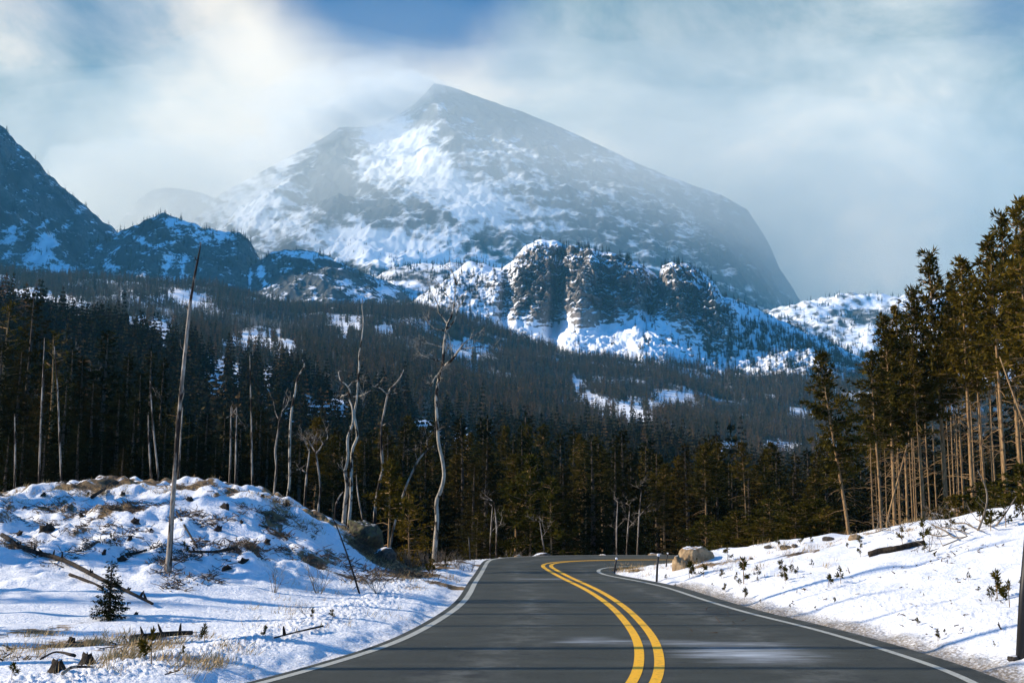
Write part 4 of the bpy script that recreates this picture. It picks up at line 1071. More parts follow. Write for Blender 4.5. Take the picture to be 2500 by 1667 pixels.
def bl_dn(px, row, T, nz):
    crest = np.interp(px, [p[0] for p in BL_CREST], [p[1] for p in BL_CREST])
    d = .5 * np.exp(-((row - crest) / 9) ** 2) * (.3 + ss(1330, 1400, px))
    d = d + .9 * gb(px, row, 1150, 700, 80, 60) + .5 * gb(px, row, 1050, 770, 90, 40) + 1.0 * gb(px, row, 1372, 640, 14, 40, 8)
    d = d + 1.2 * ss(-10, 30, row - np.interp(px, [900, 1200, 1300, 1450, 1560, 1620, 1750, 1800, 1900, 2100, 2250], [770, 840, 860, 880, 850, 800, 745, 765, 800, 880, 960])) * ss(1650, 1820, px)
    d = d + .8 * gb(px, row, 1570, 830, 22, 40, 20) + .8 * gb(px, row, 1800, 810, 50, 40) + .7 * gb(px, row, 1740, 860, 120, 25, 8) + .7 * gb(px, row, 1690, 760, 60, 18, 10) + .8 * gb(px, row, 1990, 850, 110, 30, 25) + .5 * gb(px, row, 1640, 930, 90, 20, 15)
    d = d + .05 * (nz > .6)
    return d * np.clip(.7 + 1.2 * fbm(px / 26, row / 14, 3, 431), 0, 2)
mountain_wood('forest', 'scattered conifers on the sunlit rocky bluff', BL, 3600, bl_dn, .62, 1.25)
sr_dn = lambda px, row, T, nz: (.25 + .9 * ss(.35, .05, T) + .6 * np.exp(-((T - 1) / .03) ** 2)) * np.clip(.6 + 1.3 * fbm(px / 40, row / 30, 3, 441), 0, 2)
for mt, n_, lb in ((S1, 2600, 'dark conifers on the steep shaded slope'), (S2, 900, 'dark conifers on the rounded shaded knob'), (S3, 600, 'dark conifers on the low shaded dome')):
    mountain_wood('forest', lb, mt, n_, sr_dn, .6, 1.2)
pk_dn = lambda px, row, T, nz: ss(520, 640, row) * np.clip(.3 + 1.6 * fbm(px / 50 , row / 18 - px / 90, 3, 451), 0, 2) * (1 - .8 * gb(px, row, 900, 600, 130, 40))
mountain_wood('forest', 'tiny conifers at the foot of the main peak', PK, 2600, pk_dn, .7, 1.3)
mountain_wood('forest', 'conifers dotting the snowy lower spur', SPUR, 900, lambda px, row, T, nz: np.clip(.5 + 1.3 * fbm(px / 30, row / 20, 3, 461), 0, 2) + .8 * (T > .97), .7, 1.2)
mountain_wood('forest', 'conifers on the far white snow ridge', FR, 1500, lambda px, row, T, nz: (np.clip(.1 + 1.5 * fbm(px / 30, row / 16, 3, 471), 0, 2) + 1.2 * gb(px, row, 2130, 778, 90, 16) + .9 * gb(px, row, 2050, 815, 90, 16) + .6 * (T > .985) + ss(830, 880, row)) * (px < 2500), .7, 1.25)
print('far trees', o1[1], o2[1])
# ================================================================ DEAD TREES, LOGS AND SMALL THINGS
rng = np.random.default_rng(500)
def twig_fan(mb, p, d, L, r, depth=3, spread=.75):
    """a forking dead twig"""
    p = np.array(p, float); d = unit(np.array(d, float))
    q = p + d * L * .5 + rng.normal(0, .05 * L, 3); e = p + d * L + rng.normal(0, .08 * L, 3) + np.array([0, 0, .06 * L])
    mb.tube([p, q, e], [r, r * .75, r * .4], 3 if r < .008 else 4, False)
    if depth > 0:
        for k in range(rng.integers(2, 4)):
            b = p + (e - p) * rng.uniform(.35, 1.0)
            twig_fan(mb, b, d + rng.normal(0, spread, 3), L * rng.uniform(.45, .7), r * .55, depth - 1, spread)
def px_path(pts, Y, wob=.12, seed=0):
    q = spline(np.array(pts, float), 5)
    yy = Y + wob * np.sin(np.linspace(0, 5, len(q)) + seed)
    return [P(a, b, c) for (a, b), c in zip(q, yy)]
def dead_tree(label, trunk, widths, limbs=(), Y=None, mat='snag', twigs=0, tl=.5, cat='dead tree', name='dead_tree', group=None, sides=9, sink=.25, td=3):
    """trunk and limbs traced from the photograph at the distance of the tree's foot"""
    b = hit(*trunk[0]) if Y is None else P(*trunk[0], Y)
    Y = b.y
    root = empty(name, b)
    path = px_path(trunk, Y, .10, len(trunk))
    path = [Vector((path[0].x, path[0].y, min(path[0].z, gz(path[0].x, path[0].y)) - sink))] + path
    rad = [w_ * Y / FPX / 2 * .64 for w_ in widths]
    mb = MB(); mb.tube([p - b for p in path], [rad[0] * 1.15] + rad, sides, True, .06)
    t = mb.build('trunk', M[mat], root)
    for lp, w0, w1 in limbs:
        lm_ = MB(); lpth = px_path(lp, Y, .22 * rng.uniform(-1, 1), rng.uniform(0, 6))
        lpth[0] = P(lp[0][0], lp[0][1], Y)
        lm_.tube([p - b for p in lpth], [w0 * Y / FPX / 2, w1 * Y / FPX / 2], 5, False)
        if twigs:
            for k in range(twigs):
                i = rng.integers(len(lpth) // 3, len(lpth)); d = (lpth[i] - lpth[max(i - 2, 0)]).normalized()
                twig_fan(lm_, lpth[i] - b, np.array(d) + rng.normal(0, .6, 3), tl * rng.uniform(.5, 1), max(w1 * Y / FPX / 2 * .7, .007), td)
        lm_.build('branch', M[mat if w0 > 3 else 'darktwig'] if not twigs else M[mat], root)
    return tag(root, label, cat, group)
dead_tree('tall bare grey snag with charred patches leaning up from the snowy mound', [(410, 1402), (412, 1370), (417, 1300), (422, 1220), (428, 1140), (434, 1050), (441, 970), (450, 880), (459, 790), (464, 745), (471, 700), (480, 650), (486, 620), (491, 591)],
          [25, 19, 17, 16, 15, 14, 13, 11, 9, 7, 3], [([(462, 765), (457, 752), (455, 748)], 4, 2), ([(484, 640), (477, 632), (476, 626)], 4, 2), ([(436, 1000), (449, 960), (447, 935)], 3, 1), ([(452, 860), (441, 845), (440, 828)], 3, 1)])
dead_tree('tall forked pale aspen with a bare twiggy crown and an S bend',
          [(1059, 1375), (1063, 1321), (1067, 1268), (1066, 1223), (1077, 1193), (1084, 1159), (1080, 1124), (1071, 1082), (1068, 1040), (1065, 988), (1066, 953), (1073, 920), (1081, 892), (1084, 841), (1090, 803), (1093, 789), (1104, 768), (1109, 737), (1114, 698), (1124, 673), (1128, 650)],
          [17, 15, 14, 13, 12, 12, 10, 8, 6, 3, 1.5],
          [([(1092, 790), (1082, 775), (1071, 762), (1068, 742), (1058, 721)], 5, 1.5), ([(1114, 696), (1107, 670), (1094, 650)], 3, 1.2), ([(1104, 734), (1084, 714), (1073, 694)], 3, 1.2), ([(1090, 806), (1109, 783), (1119, 752), (1132, 735)], 5, 1.5),
           ([(1082, 897), (1104, 877), (1124, 850), (1135, 836), (1153, 824)], 8, 2), ([(1122, 852), (1147, 850), (1173, 846), (1193, 850)], 4, 1.2), ([(1082, 848), (1058, 841), (1043, 836), (1033, 821)], 4, 1.2), ([(1090, 808), (1058, 800), (1045, 786)], 4, 1.2), ([(1080, 882), (1056, 877), (1040, 871)], 3.5, 1.2),
           ([(1104, 876), (1102, 855), (1106, 838)], 3, 1.2), ([(1071, 926), (1065, 916)], 6, 3)], None, 'aspen', 4, .55)
dead_tree('twin white dead trunks twisting up together with a very long thin leader', [(851, 1284), (857, 1215), (858, 1145), (861, 1096), (872, 1066), (868, 1033), (865, 1010), (870, 981), (874, 930), (877, 895), (877, 866), (882, 834), (886, 803), (887, 778), (884, 752), (885, 727)],
          [12, 11, 10, 8, 7, 6, 5, 4, 2], [([(838, 1284), (842, 1237), (847, 1180), (843, 1155), (849, 1117), (849, 1068), (861, 1033), (860, 995), (851, 972)], 12, 4), ([(851, 974), (854, 954), (844, 938), (831, 928), (826, 908)], 5, 2), ([(851, 959), (842, 965), (834, 964)], 3, 1.5),
           ([(849, 946), (862, 932), (874, 931)], 3, 1.5), ([(857, 969), (880, 966), (905, 953)], 4, 1.5)], 29.0, 'aspen', 2, .3)
dead_tree('pale curved dead trunk with a hooked broken tip', [(702, 1216), (707, 1174), (707, 1110), (709, 1040), (714, 988), (721, 956), (726, 925), (733, 911), (743, 893), (741, 884), (737, 876)], [10, 10, 9, 8, 7, 6, 4, 3], [], 31.5, 'aspen')
dead_tree('thin crooked dead trunk with a frayed twiggy top next to the hooked pale one', [(669, 1210), (672, 1174), (675, 1138), (672, 1103), (679, 1054), (682, 1030), (689, 1005), (695, 968)], [9, 9, 8, 7, 5, 2], [([(683, 1030), (672, 1005), (668, 980)], 3, 1), ([(688, 1005), (702, 985), (706, 965)], 3, 1)], 32, 'snag', 4, .35)
dead_tree('short broken dead trunk with a dangling bent branch', [(744, 1236), (747, 1180), (753, 1124), (756, 1095)], [9, 8, 6, 3], [([(745, 1152), (735, 1146), (723, 1146)], 4, 1.5), ([(754, 1100), (745, 1080), (738, 1062)], 3, 1), ([(755, 1092), (766, 1078), (772, 1062)], 3, 1)], 31, 'snag', 4, .4)
dead_tree('gnarled dead tree with a tangle of curling pale branches', [(777, 1243), (782, 1198), (780, 1166), (774, 1124), (772, 1107), (781, 1096), (791, 1082)], [8, 8, 7, 6, 3], [([(772, 1107), (762, 1090), (755, 1075), (765, 1067)], 4, 1.5), ([(781, 1095), (788, 1082), (775, 1070), (760, 1064)], 4, 1.5), ([(790, 1083), (800, 1068), (797, 1055)], 3, 1)], 30.5, 'snag', 4, .35)
dead_tree('dead trunk with orange stained bark and a spread of forked branches', [(914, 1284), (917, 1233), (926, 1180), (934, 1145), (931, 1096), (931, 1040), (938, 1005), (946, 966), (954, 948), (969, 933), (979, 918), (988, 898)], [12, 11, 10, 8, 7, 6, 2],
          [([(944, 962), (928, 947), (913, 943), (895, 930)], 4, 1.5), ([(914, 944), (928, 933), (936, 921)], 3, 1), ([(945, 964), (958, 961), (970, 959)], 3, 1), ([(931, 1098), (945, 1083), (960, 1078)], 3, 1), ([(933, 1040), (946, 1033), (956, 1040)], 3, 1)], 29.5, 'snag', 2, .3)
dead_tree('straight thin grey snag pole without branches', [(616, 1197), (615, 1120), (614, 1030), (612, 960), (610, 868)], [7, 6, 5, 2], [], 36, 'snag')
dead_tree('leaning dead trunk bending to the tall forked aspen', [(951, 1348), (961, 1286), (972, 1251), (986, 1202), (1003, 1160), (1028, 1114), (1059, 1088)], [9, 9, 8, 7, 4], [([(1045, 1098), (1042, 1075), (1052, 1060)], 3, 1), ([(1020, 1126), (1012, 1100), (1016, 1085)], 3, 1)], 29, 'snag', 3, .4)
dead_tree('thin dark dead pole leaning over the slope in front of the mossy boulder', [(877, 1447), (860, 1391), (842, 1338), (821, 1282), (813, 1266)], [7, 6, 5, 3], [([(866, 1410), (854, 1400), (848, 1382)], 2.5, 1), ([(872, 1430), (860, 1440)], 2, 1)], None, 'log')
dead_tree('small curved dead stem beside the foot of the twin white trunks', [(816, 1273), (821, 1230), (829, 1212), (838, 1200)], [7, 6, 3], [], 29.5, 'snag')
dead_tree('small slanting dead stem just past the twin white trunks', [(886, 1270), (877, 1226), (872, 1190), (870, 1158)], [6, 5, 2], [], 29.5, 'snag')
for k, (tr, D) in enumerate([([(36, 1185), (37, 1100), (36, 1010)], 40), ([(95, 1185), (99, 1050), (103, 956), (109, 825)], 41), ([(150, 1178), (145, 1060), (141, 956), (133, 845)], 40), ([(369, 1160), (364, 1090), (362, 1013)], 39), ([(436, 1162), (441, 1070), (446, 994)], 39), ([(560, 1188), (563, 1090), (564, 990)], 38), ([(575, 1188), (576, 1100), (578, 994)], 37.5), ([(386, 1158), (375, 1050), (366, 930)], 41)]):
    dead_tree('thin grey dead trunk standing at the edge of the wood behind the mound', tr, [7, 6, 3], [([tr[-1], (tr[-1][0] - 12 + 20 * (k % 2), tr[-1][1] + 18), (tr[-1][0] - 26 + 45 * (k % 2), tr[-1][1] + 26)], 2.5, 1)] if k > 4 else [], D, 'snag', 2 if k > 4 else 0, .5, group='thin dead trunks behind the mound')
for k, (tr, D) in enumerate([([(1506, 1352), (1505, 1290), (1508, 1225)], 40), ([(1530, 1352), (1533, 1290), (1538, 1235)], 41), ([(1556, 1352), (1560, 1260), (1566, 1195)], 40.5), ([(1211, 1352), (1212, 1290), (1206, 1225)], 40), ([(1196, 1352), (1198, 1300), (1202, 1235)], 40.5), ([(1330, 1352), (1323, 1310), (1318, 1275)], 40)]):
    dead_tree('thin bare grey trunk at the foot of the forest wall beyond the bend', tr, [5, 4.5, 2], [([tr[1], (tr[1][0] + 10, tr[1][1] - 12)], 2, 1), ([tr[-1], (tr[-1][0] - 10, tr[-1][1] - 8)], 2, 1)], D, 'snag', 3, .5, group='thin bare trunks at the forest wall')
for k, (tr, D) in enumerate([([(2165, 1276), (2180, 1215), (2197, 1154), (2215, 1085)], 34), ([(2560, 1190), (2480, 980), (2440, 870)], 31)]):
    dead_tree(['reddish dead pole leaning across the trunks of the pine stand', 'dead pole leaning steeply at the edge of the photo in front of the tallest pine'][k], tr, [7, 6, 4], [], D, 'pinebark')
dead_tree('curved dead sapling stem rising from the tangle on the sunlit bank', [(2388, 1294), (2400, 1262), (2410, 1223), (2406, 1188), (2387, 1148)], [8, 7, 6, 3], [([(2409, 1232), (2396, 1222), (2388, 1210)], 2.5, 1)], None, 'darktwig')
# snags just outside the frame on the mound side: they throw the stripes of shade across the road
for x, y, h, r in ((-10.5, 13.2, 9.5, .15), (-13, 11.6, 10.5, .12), (-12.5, 19.2, 11, .14), (-9.4, 15.6, 8, .08), (-17, 24, 11.5, .15), (-14, 17.2, 10, .12)):
    e = empty('dead_tree', (x, y, gz(x, y))); mb = MB(); mb.tube([(0, 0, -.3), (.1, 0, h * .4), (-.1, .1, h * .75), (.1, 0, h)], [r, r * .8, r * .3], 7); mb.build('trunk', M['snag'], e)
    tag(e, 'bare snag standing on the mound outside the photo, shading the road', 'dead tree', 'snags outside the photo')
for x, y, s_, k in ((-17, 19.5, .85, 4), (-22, 24, 1.0, 3), (-20, 16.5, .8, 1), (-25, 28, .9, 4), (-14.5, 14.2, .55, 3)):
    plant('spruce_tree', SPR[k], (x, y, gz(x, y)), 1.0, s_, 'spruce outside the photo shading the mound', 'conifer', 'spruces outside the photo')

# -- the bushy yellow pine on the mound's tail
BP = lodgepole(3.6, .62, 520, .42, 46, .26, 12, lean=.02, dead=4, trad=.045, mat='youngpine')
b_ = P(948, 1352, 27.5); tp_ = P(958, 1131, 27.5)
plant('pine_tree', BP, (b_.x, b_.y, gz(b_.x, b_.y)), .6, (tp_.z - gz(b_.x, b_.y)) / 3.6, 'bushy yellow green young pine between the white dead trunks', 'young pine')
# -- the little spruce in the foreground snow
LS = spruce(1.45, .52, 531, z0=.05, step=.075, nb=8, dens=.038, leaf=.085)
h_ = hit(266, 1512)
tp_ = P(274, 1372, h_.y)
plant('spruce_tree', LS, h_, .4, (tp_.z - h_.z) / 1.45, 'small dense dark spruce alone in the snow by the fallen log', 'young spruce')

# -- saplings
SAP = [sapling(.5, 541 + k, br=3 + k % 4) for k in range(7)]
GS = 'young pine seedlings on the sunlit snow bank'
def sap(px, row, hp, label, group, k=None):
    b = hit(px, row); H = hp * b.y / FPX
    plant('pine_seedling', SAP[rng.integers(0, 7) if k is None else k], b, rng.uniform(0, 6.28), H / .5, label, 'seedling', group, ('stem', 'needles'))
uniq = {0: 0}
for px, row, hp in [(1683, 1411, 38), (1692, 1412, 28), (1718, 1409, 30), (1777, 1367, 30), (1761, 1413, 22), (1797, 1419, 20), (1805, 1432, 18), (1849, 1413, 28), (1850, 1422, 10), (1910, 1399, 30), (1915, 1417, 28), (1917, 1425, 22), (1933, 1399, 20), (1948, 1406, 20),
                    (1818, 1464, 27), (1770, 1447, 20), (1649, 1433, 9), (1627, 1416, 12), (2024, 1434, 30), (2053, 1426, 38), (1983, 1385, 18), (1857, 1475, 10), (1929, 1486, 10), (1936, 1479, 12), (2037, 1474, 14), (1992, 1493, 11), (1740, 1431, 8),
                    (2101, 1361, 29), (2100, 1330, 20), (2203, 1330, 40), (2257, 1349, 24), (2322, 1301, 42), (2354, 1307, 22), (2413, 1286, 32), (2456, 1288, 56), (2478, 1271, 20), (2281, 1364, 11), (2364, 1418, 20), (2389, 1445, 13), (2239, 1530, 19), (2307, 1555, 15), (2428, 1583, 13),
                    (1862, 1330, 20), (1840, 1335, 24), (1900, 1335, 26), (1955, 1330, 22), (1980, 1328, 18), (1745, 1345, 16), (2070, 1340, 14), (2290, 1310, 12), (1700, 1378, 14)]:
    sap(px, row, hp, 'small young pine seedling poking through the snow of the sunlit bank', GS)
sap(1816, 1425, 58, 'tall thin seedling with few branches near the road edge on the sunlit bank', None, 1)
sap(2255, 1330, 58, 'top heavy seedling at the end of the fallen log on the sunlit bank', None, 4)
sap(2394, 1290, 58, 'leafy seedling growing by the curved dead sapling on the sunlit bank', None, 5)
sap(2419, 1295, 48, 'slender seedling between the curved dead sapling and the slanting stick', None, 3)
sap(2498, 1272, 55, 'wide seedling cut off by the photo edge high on the sunlit bank', None, 6)
sap(2290, 1565, 26, 'low bushy seedling alone on the lower bank near the white line', None, 5)
sap(2435, 1464, 62, 'tall seedling with candle shoots in front of the big black post', None, 2)
sap(2421, 1468, 34, 'short seedling leaning on the tall one with candle shoots', None, 6)
sap(2465, 1482, 56, 'bushy seedling beside the big black post', None, 5)
sap(2496, 1458, 44, 'seedling half hidden behind the big black post', None, 4)
for px, row, hp in [(449, 1362, 34), (271, 1333, 26), (499, 1568, 40), (448, 1604, 24), (647, 1560, 27), (763, 1513, 26), (812, 1512, 24), (1056, 1402, 36), (1087, 1389, 22), (1042, 1400, 22), (1110, 1372, 18)]:
    sap(px, row, hp, 'small pine seedling on the verge and slope of the snowy mound', 'seedlings on the mound side')
sap(369, 1625, 74, 'bushy dark young pine by the stumps on the roadside verge', None, 5)
sap(28, 1668, 40, 'squat yellow green young pine at the bottom corner of the photo', None, 6)

# -- logs and fallen wood
def log(label, pts, w0, w1, lift=.03, stubs=0, mat='log', name='fallen_log', cat='log', bend=0):
    H = [hit(*p) for p in pts]; b = H[0]
    root = empty(name, b)
    q = spline(np.array([tuple(p) for p in H]), 4); q[:, 2] += lift
    Y = b.y; mb = MB(); r0, r1 = w0 * Y / FPX / 2, w1 * Y / FPX / 2
    q[:, 2] += r0 * .35
    mb.tube(q - np.array(b), [r0, r0 * .9, r1], 8, True, .10)
    mb.build('trunk', M[mat], root)
    for k in range(stubs):
        i = rng.integers(1, len(q) - 1); d = np.array([rng.uniform(-1, 1), rng.uniform(-.8, .8), .9]); L = rng.uniform(.05, .15)
        sb = MB(); sb.tube([q[i] - b, q[i] - b + d * L * .6, q[i] - b + d * L], [.022, .016, .006], 5); sb.build('branch_stub', M[mat], root)
    return tag(root, label, cat)
log('long dark fallen trunk with branch stubs slanting down past the small spruce', [(4, 1322), (65, 1352), (150, 1382), (246, 1424), (310, 1456), (372, 1486)], 11, 5, .05, 16)
log('thin dark log lying beside the long fallen trunk', [(170, 1407), (210, 1422), (250, 1440)], 8, 6, .02)
log('grey log lying across the slope below the small pine on the mound', [(459, 1356), (520, 1352), (577, 1342)], 6, 11, .03, 2)
log('short dark log under the snow lumps near the middle of the mound', [(307, 1361), (335, 1357), (358, 1350)], 8, 5)
log('pale thin pole lying down the slope beyond the tall snag', [(430, 1256), (455, 1300), (481, 1347)], 5, 4, .05)
log('short grey log tilted on the crown of the mound', [(224, 1222), (257, 1198)], 9, 7, .04)
log('thick dark log half buried along the roadside verge', [(318, 1566), (360, 1562), (407, 1557), (470, 1552)], 17, 10, .02, 3)
log('reddish brown stick lying on the ploughed snow', [(669, 1567), (720, 1556), (788, 1538)], 4, 6, .03, 1)
log('dark bent branch lying on the mound above the bare shrubs', [(631, 1285), (665, 1300), (702, 1322)], 4, 3, .03)
log('pale curved root arching from the snow at the bottom of the photo', [(152, 1662), (181, 1647), (228, 1645)], 9, 4, .05, 0, 'snag')
log('dark arched root beside the stumps on the verge', [(98, 1626), (137, 1607), (181, 1616)], 5, 9, .06)
log('fat grey log half covered with snow on the sunlit bank', [(2122, 1360), (2160, 1351), (2190, 1345), (2225, 1336), (2258, 1329)], 17, 11, .02)
for k, (pts, w_) in enumerate([([(2325, 1288), (2355, 1290), (2380, 1300), (2405, 1312)], 4), ([(2272, 1318), (2300, 1321), (2325, 1313)], 3.5), ([(2276, 1293), (2308, 1306), (2340, 1325), (2364, 1320)], 4), ([(2300, 1298), (2335, 1304), (2366, 1314)], 3), ([(2302, 1345), (2330, 1332), (2362, 1322)], 3), ([(2270, 1358), (2292, 1349)], 2.5), ([(2384, 1278), (2410, 1290), (2428, 1298)], 3), ([(2108, 1312), (2140, 1308), (2180, 1293)], 2.5), ([(2140, 1300), (2160, 1302), (2175, 1304)], 2.5)]):
    o = log('bare crooked branch lying tangled on the sunlit snow bank', pts, w_, 1.5, .07, 0, 'darktwig', 'fallen_branch', 'branch'); o['group'] = 'bare branches lying on the sunlit bank'
    tw = MB(); b = o.location; hp_ = hit(*pts[-1])
    for q_ in range(3): twig_fan(tw, hit(*pts[rng.integers(0, len(pts))]) - b + Vector((0, 0, .08)), (rng.uniform(-1, .4), rng.normal(0, .4), .6), .32, .007, 2)
    tw.build('twigs', M['darktwig'], o)
st_ = hit(2425, 1287); e = empty('stick', st_); mb = MB(); mb.tube([Vector((0, 0, -.05)), P(2452, 1257, st_.y - .1) - st_, P(2481, 1212, st_.y - .2) - st_], [.020, .016, .009], 5); mb.build('shaft', M['darktwig'], e)
tag(e, 'dark straight stick slanting out of the snow high on the sunlit bank', 'stick')

# -- stumps on the cut-over mound, each with a jagged top
def stump(seed, h, r):
    global rng
    rng = np.random.default_rng(seed)
    n = 14; th = np.linspace(0, 6.283, n, endpoint=False)
    lev = [(-.12, 1.5), (0, 1.35), (.25, 1.05), (.6, .95), (1.0, .9)]
    V = []; fl = rng.uniform(.85, 1.3, n)
    for k, (z, f) in enumerate(lev):
        rr_ = r * f * (1 + (fl - 1) * (1 - z * .7)) * rng.uniform(.82, 1.15, n)
        V.append(np.stack([np.cos(th) * rr_, np.sin(th) * rr_, np.full(n, z * h) + (rng.uniform(-.5, .15, n) * h if k == 4 else 0)], 1))
    V = np.vstack(V + [[[0, 0, h * .82]]]); m = len(lev)
    i = np.arange(m - 1)[:, None] * n; j = np.arange(n)[None]; j2 = (j + 1) % n
    Q = np.stack([i + j, i + j2, i + n + j2, i + n + j], -1).reshape(-1, 4)
    T = [((m - 1) * n + k, (m - 1) * n + (k + 1) % n, m * n) for k in range(n)]
    return mesh_data('tree_stump', V, [np.array(T), Q], M['log'], False)
ST = [stump(560 + k, .30, .115) for k in range(4)]
rng = np.random.default_rng(600)
for k, (px, row, hp) in enumerate([(105, 1213, 12), (116, 1300, 22), (46, 1306, 14), (330, 1275, 15), (370, 1296, 13), (317, 1318, 14), (297, 1372, 16), (253, 1355, 12), (553, 1390, 17), (597, 1374, 18), (651, 1332, 15), (532, 1298, 15), (550, 1242, 15), (463, 1222, 12), (590, 1280, 10), (300, 1210, 10), (420, 1215, 9), (700, 1237, 12), (215, 1210, 9), (200, 1262, 11), (640, 1215, 10), (332, 1500, 8), (175, 1570, 14), (60, 1240, 10)]):
    b = hit(px, row); s_ = hp * b.y / FPX / .30 * .9
    o = obj('tree_stump', ST[k % 4]); o.location = b; o.rotation_euler = (rng.uniform(-.5, .5), rng.uniform(-.5, .5), rng.uniform(0, 6.28)); o.scale = (s_ * rng.uniform(.9, 2.0), s_ * rng.uniform(.8, 1.3), s_ * rng.uniform(.6, 1.1))
    tag(o, 'low dark sawn stump among the snow lumps of the mound', 'stump', 'stumps on the cut over mound')
for px, row, hp, lb in ((213, 1622, 22, 'square dark stump capped with snow on the roadside verge'), (140, 1640, 24, 'wide dark stump with a jagged foot near the bottom of the photo')):
    b = hit(px, row); s_ = hp * b.y / FPX / .30 * 1.2; o = obj('tree_stump', ST[1]); o.location = b; o.scale = (s_ * 1.3, s_ * 1.2, s_); tag(o, lb, 'stump')

# -- rocks
def rock(seed, dims, mat, rough=.22, sub=4):
    import bmesh
    bm = bmesh.new(); bmesh.ops.create_icosphere(bm, subdivisions=sub, radius=1)
    co = np.array([v.co for v in bm.verts]); rs = np.random.default_rng(seed)
    d = np.ones(len(co))
    for k in range(15):        # flat broken faces
        n = unit(rs.normal(size=3)); h_ = rs.uniform(.58, .92); pr = co @ n
        d = np.minimum(d, np.where(pr > .05, h_ / np.maximum(pr, .05), 9))
    co = co * d[:, None]
    co *= (1 + rough * .45 * fbm(co[:, 0] * 2 + seed, co[:, 1] * 2 + co[:, 2] * 1.3, 5, seed, .6))[:, None]
    co *= np.array(dims)
    me = bpy.data.meshes.new('boulder')
    for v, c in zip(bm.verts, co): v.co = c
    bm.to_mesh(me); bm.free(); me.materials.append(M[mat])
    me.polygons.foreach_set('use_smooth', np.ones(len(me.polygons), bool))
    return me
def put_rock(me, px, row, Y, hp, label, group=None, rz=0, tilt=0):
    """hp: visible height in photo pixels above its foot"""
    p = P(px, row, Y) if Y else hit(px, row)
    s = hp * p.y / FPX; o = obj('boulder', me); o.location = (p.x, p.y, gz(p.x, p.y) + s * .28); o.scale = (s, s, s); o.rotation_euler = (0, tilt, rz)
    return tag(o, label, 'boulder', group)
put_rock(rock(611, (1.15, .8, .85), 'granite', sub=5), 1700, 1370, None, 40, 'large tan granite boulder capped with snow at the end of the sunlit bank', None, .4, -.2)
put_rock(rock(612, (.75, .6, .8), 'granite'), 1657, 1390, None, 34, 'reddish brown boulder with a dark shaded side in front of the large tan one', None, 2.0, .2)
put_rock(rock(613, (1.2, .8, .8), 'mossrock', sub=5), 890, 1332, 27, 46, 'big mossy boulder tilted on the end of the mound', None, .3, .45)
put_rock(rock(614, (1.0, .8, .7), 'darkrock'), 938, 1372, 26.5, 32, 'dark boulder under the mossy one at the foot of the mound', None, 1, .2)
for px, hp, k, mt in [(1322, 13, 0, 'darkrock'), (1384, 10, 1, 'granite'), (1413, 9, 2, 'granite'), (1476, 12, 3, 'granite'), (1544, 8, 4, 'granite'), (1601, 12, 5, 'granite'), (1263, 8, 6, 'granite'), (1130, 9, 7, 'darkrock'), (1224, 6, 8, 'granite')]:
    put_rock(rock(620 + k, (1.5, .9, .8), mt, sub=3), px, 1353, on_ground(px, 1356)[1] + 1.0, hp * 1.5, 'small snow capped rock lining the far edge of the bend', 'rocks along the far road edge', k * .7)
for px, row, hp in [(1820, 1320, 16), (1875, 1338, 10), (1918, 1341, 12), (1940, 1335, 9), (2022, 1320, 12), (2066, 1300, 24), (1835, 1366, 5), (2085, 1318, 16)]:
    put_rock(rock(640 + hp, (1.3, .9, .75), 'granite' if hp > 14 else 'darkrock', sub=3), px, row, None, hp, 'half buried rock under snow along the top of the sunlit bank', 'rocks along the top of the bank', hp * .5)
put_rock(rock(660, (1.3, .9, .6), 'darkrock', sub=3), 2476, 1614, None, 16, 'grey snowy stone at the foot of the big black post', None, .3)

# -- bare shrubs
def shrub(seed, h, n, mat='darktwig', spread=.45):
    global rng
    rng = np.random.default_rng(seed); out = []
    mb = MB()
    for k in range(n):
        a = rng.uniform(0, 6.28); d = np.array([math.cos(a) * spread, math.sin(a) * spread, 1])
        twig_fan(mb, (math.cos(a) * .03, math.sin(a) * .03, -.04), d + rng.normal(0, .1, 3), h * rng.uniform(.5, .75), .008, 3, .35)
    return mb.mesh('bare_shrub', M[mat])
SH = [shrub(700, .6, 6), shrub(701, .6, 8), shrub(702, .6, 10, 'darktwig', .6)]
rng = np.random.default_rng(710)
for px, row, hp, k, lb in [(669, 1446, 64, 0, 'upright bare shrub nearest the tall snag'), (778, 1450, 72, 1, 'wide bare shrub in the middle of the snowy dip'), (922, 1449, 50, 2, 'low dense bare shrub by the foot of the leaning dark pole'), (745, 1500, 34, 2, 'low twiggy shrub on the edge of the ploughed snow')]:
    b = hit(px, row); o = obj('bare_shrub', SH[k]); o.location = b; s_ = hp * b.y / FPX / .6; o.scale = (s_, s_, s_); tag(o, lb, 'shrub')
for px, row, hp in [(1005, 1378, 36), (1030, 1384, 42), (1092, 1372, 40), (1110, 1366, 30), (1130, 1362, 28), (1010, 1395, 26), (1080, 1382, 34), (1150, 1357, 26), (985, 1385, 40), (1120, 1360, 34), (1050, 1386, 30), (1250, 1351, 38), (1275, 1351, 34), (1000, 1360, 36), (1035, 1365, 36), (1070, 1362, 34)]:
    p = P(px, row, 30 + rng.uniform(-1.5, 1)) if px < 1200 else P(px, row, 39.5); z = gz(p.x, p.y); o = obj('bare_shrub', SH[rng.integers(0, 3)]); o.location = (p.x, p.y, z); s_ = hp * p.y / FPX / .6; o.scale = (s_ * 1.2, s_ * 1.2, s_); o.rotation_euler.z = rng.uniform(0, 6.28)
    tag(o, 'reddish bare shrub in the thicket around the foot of the forked aspen', 'shrub', 'bare shrubs in the roadside thicket')

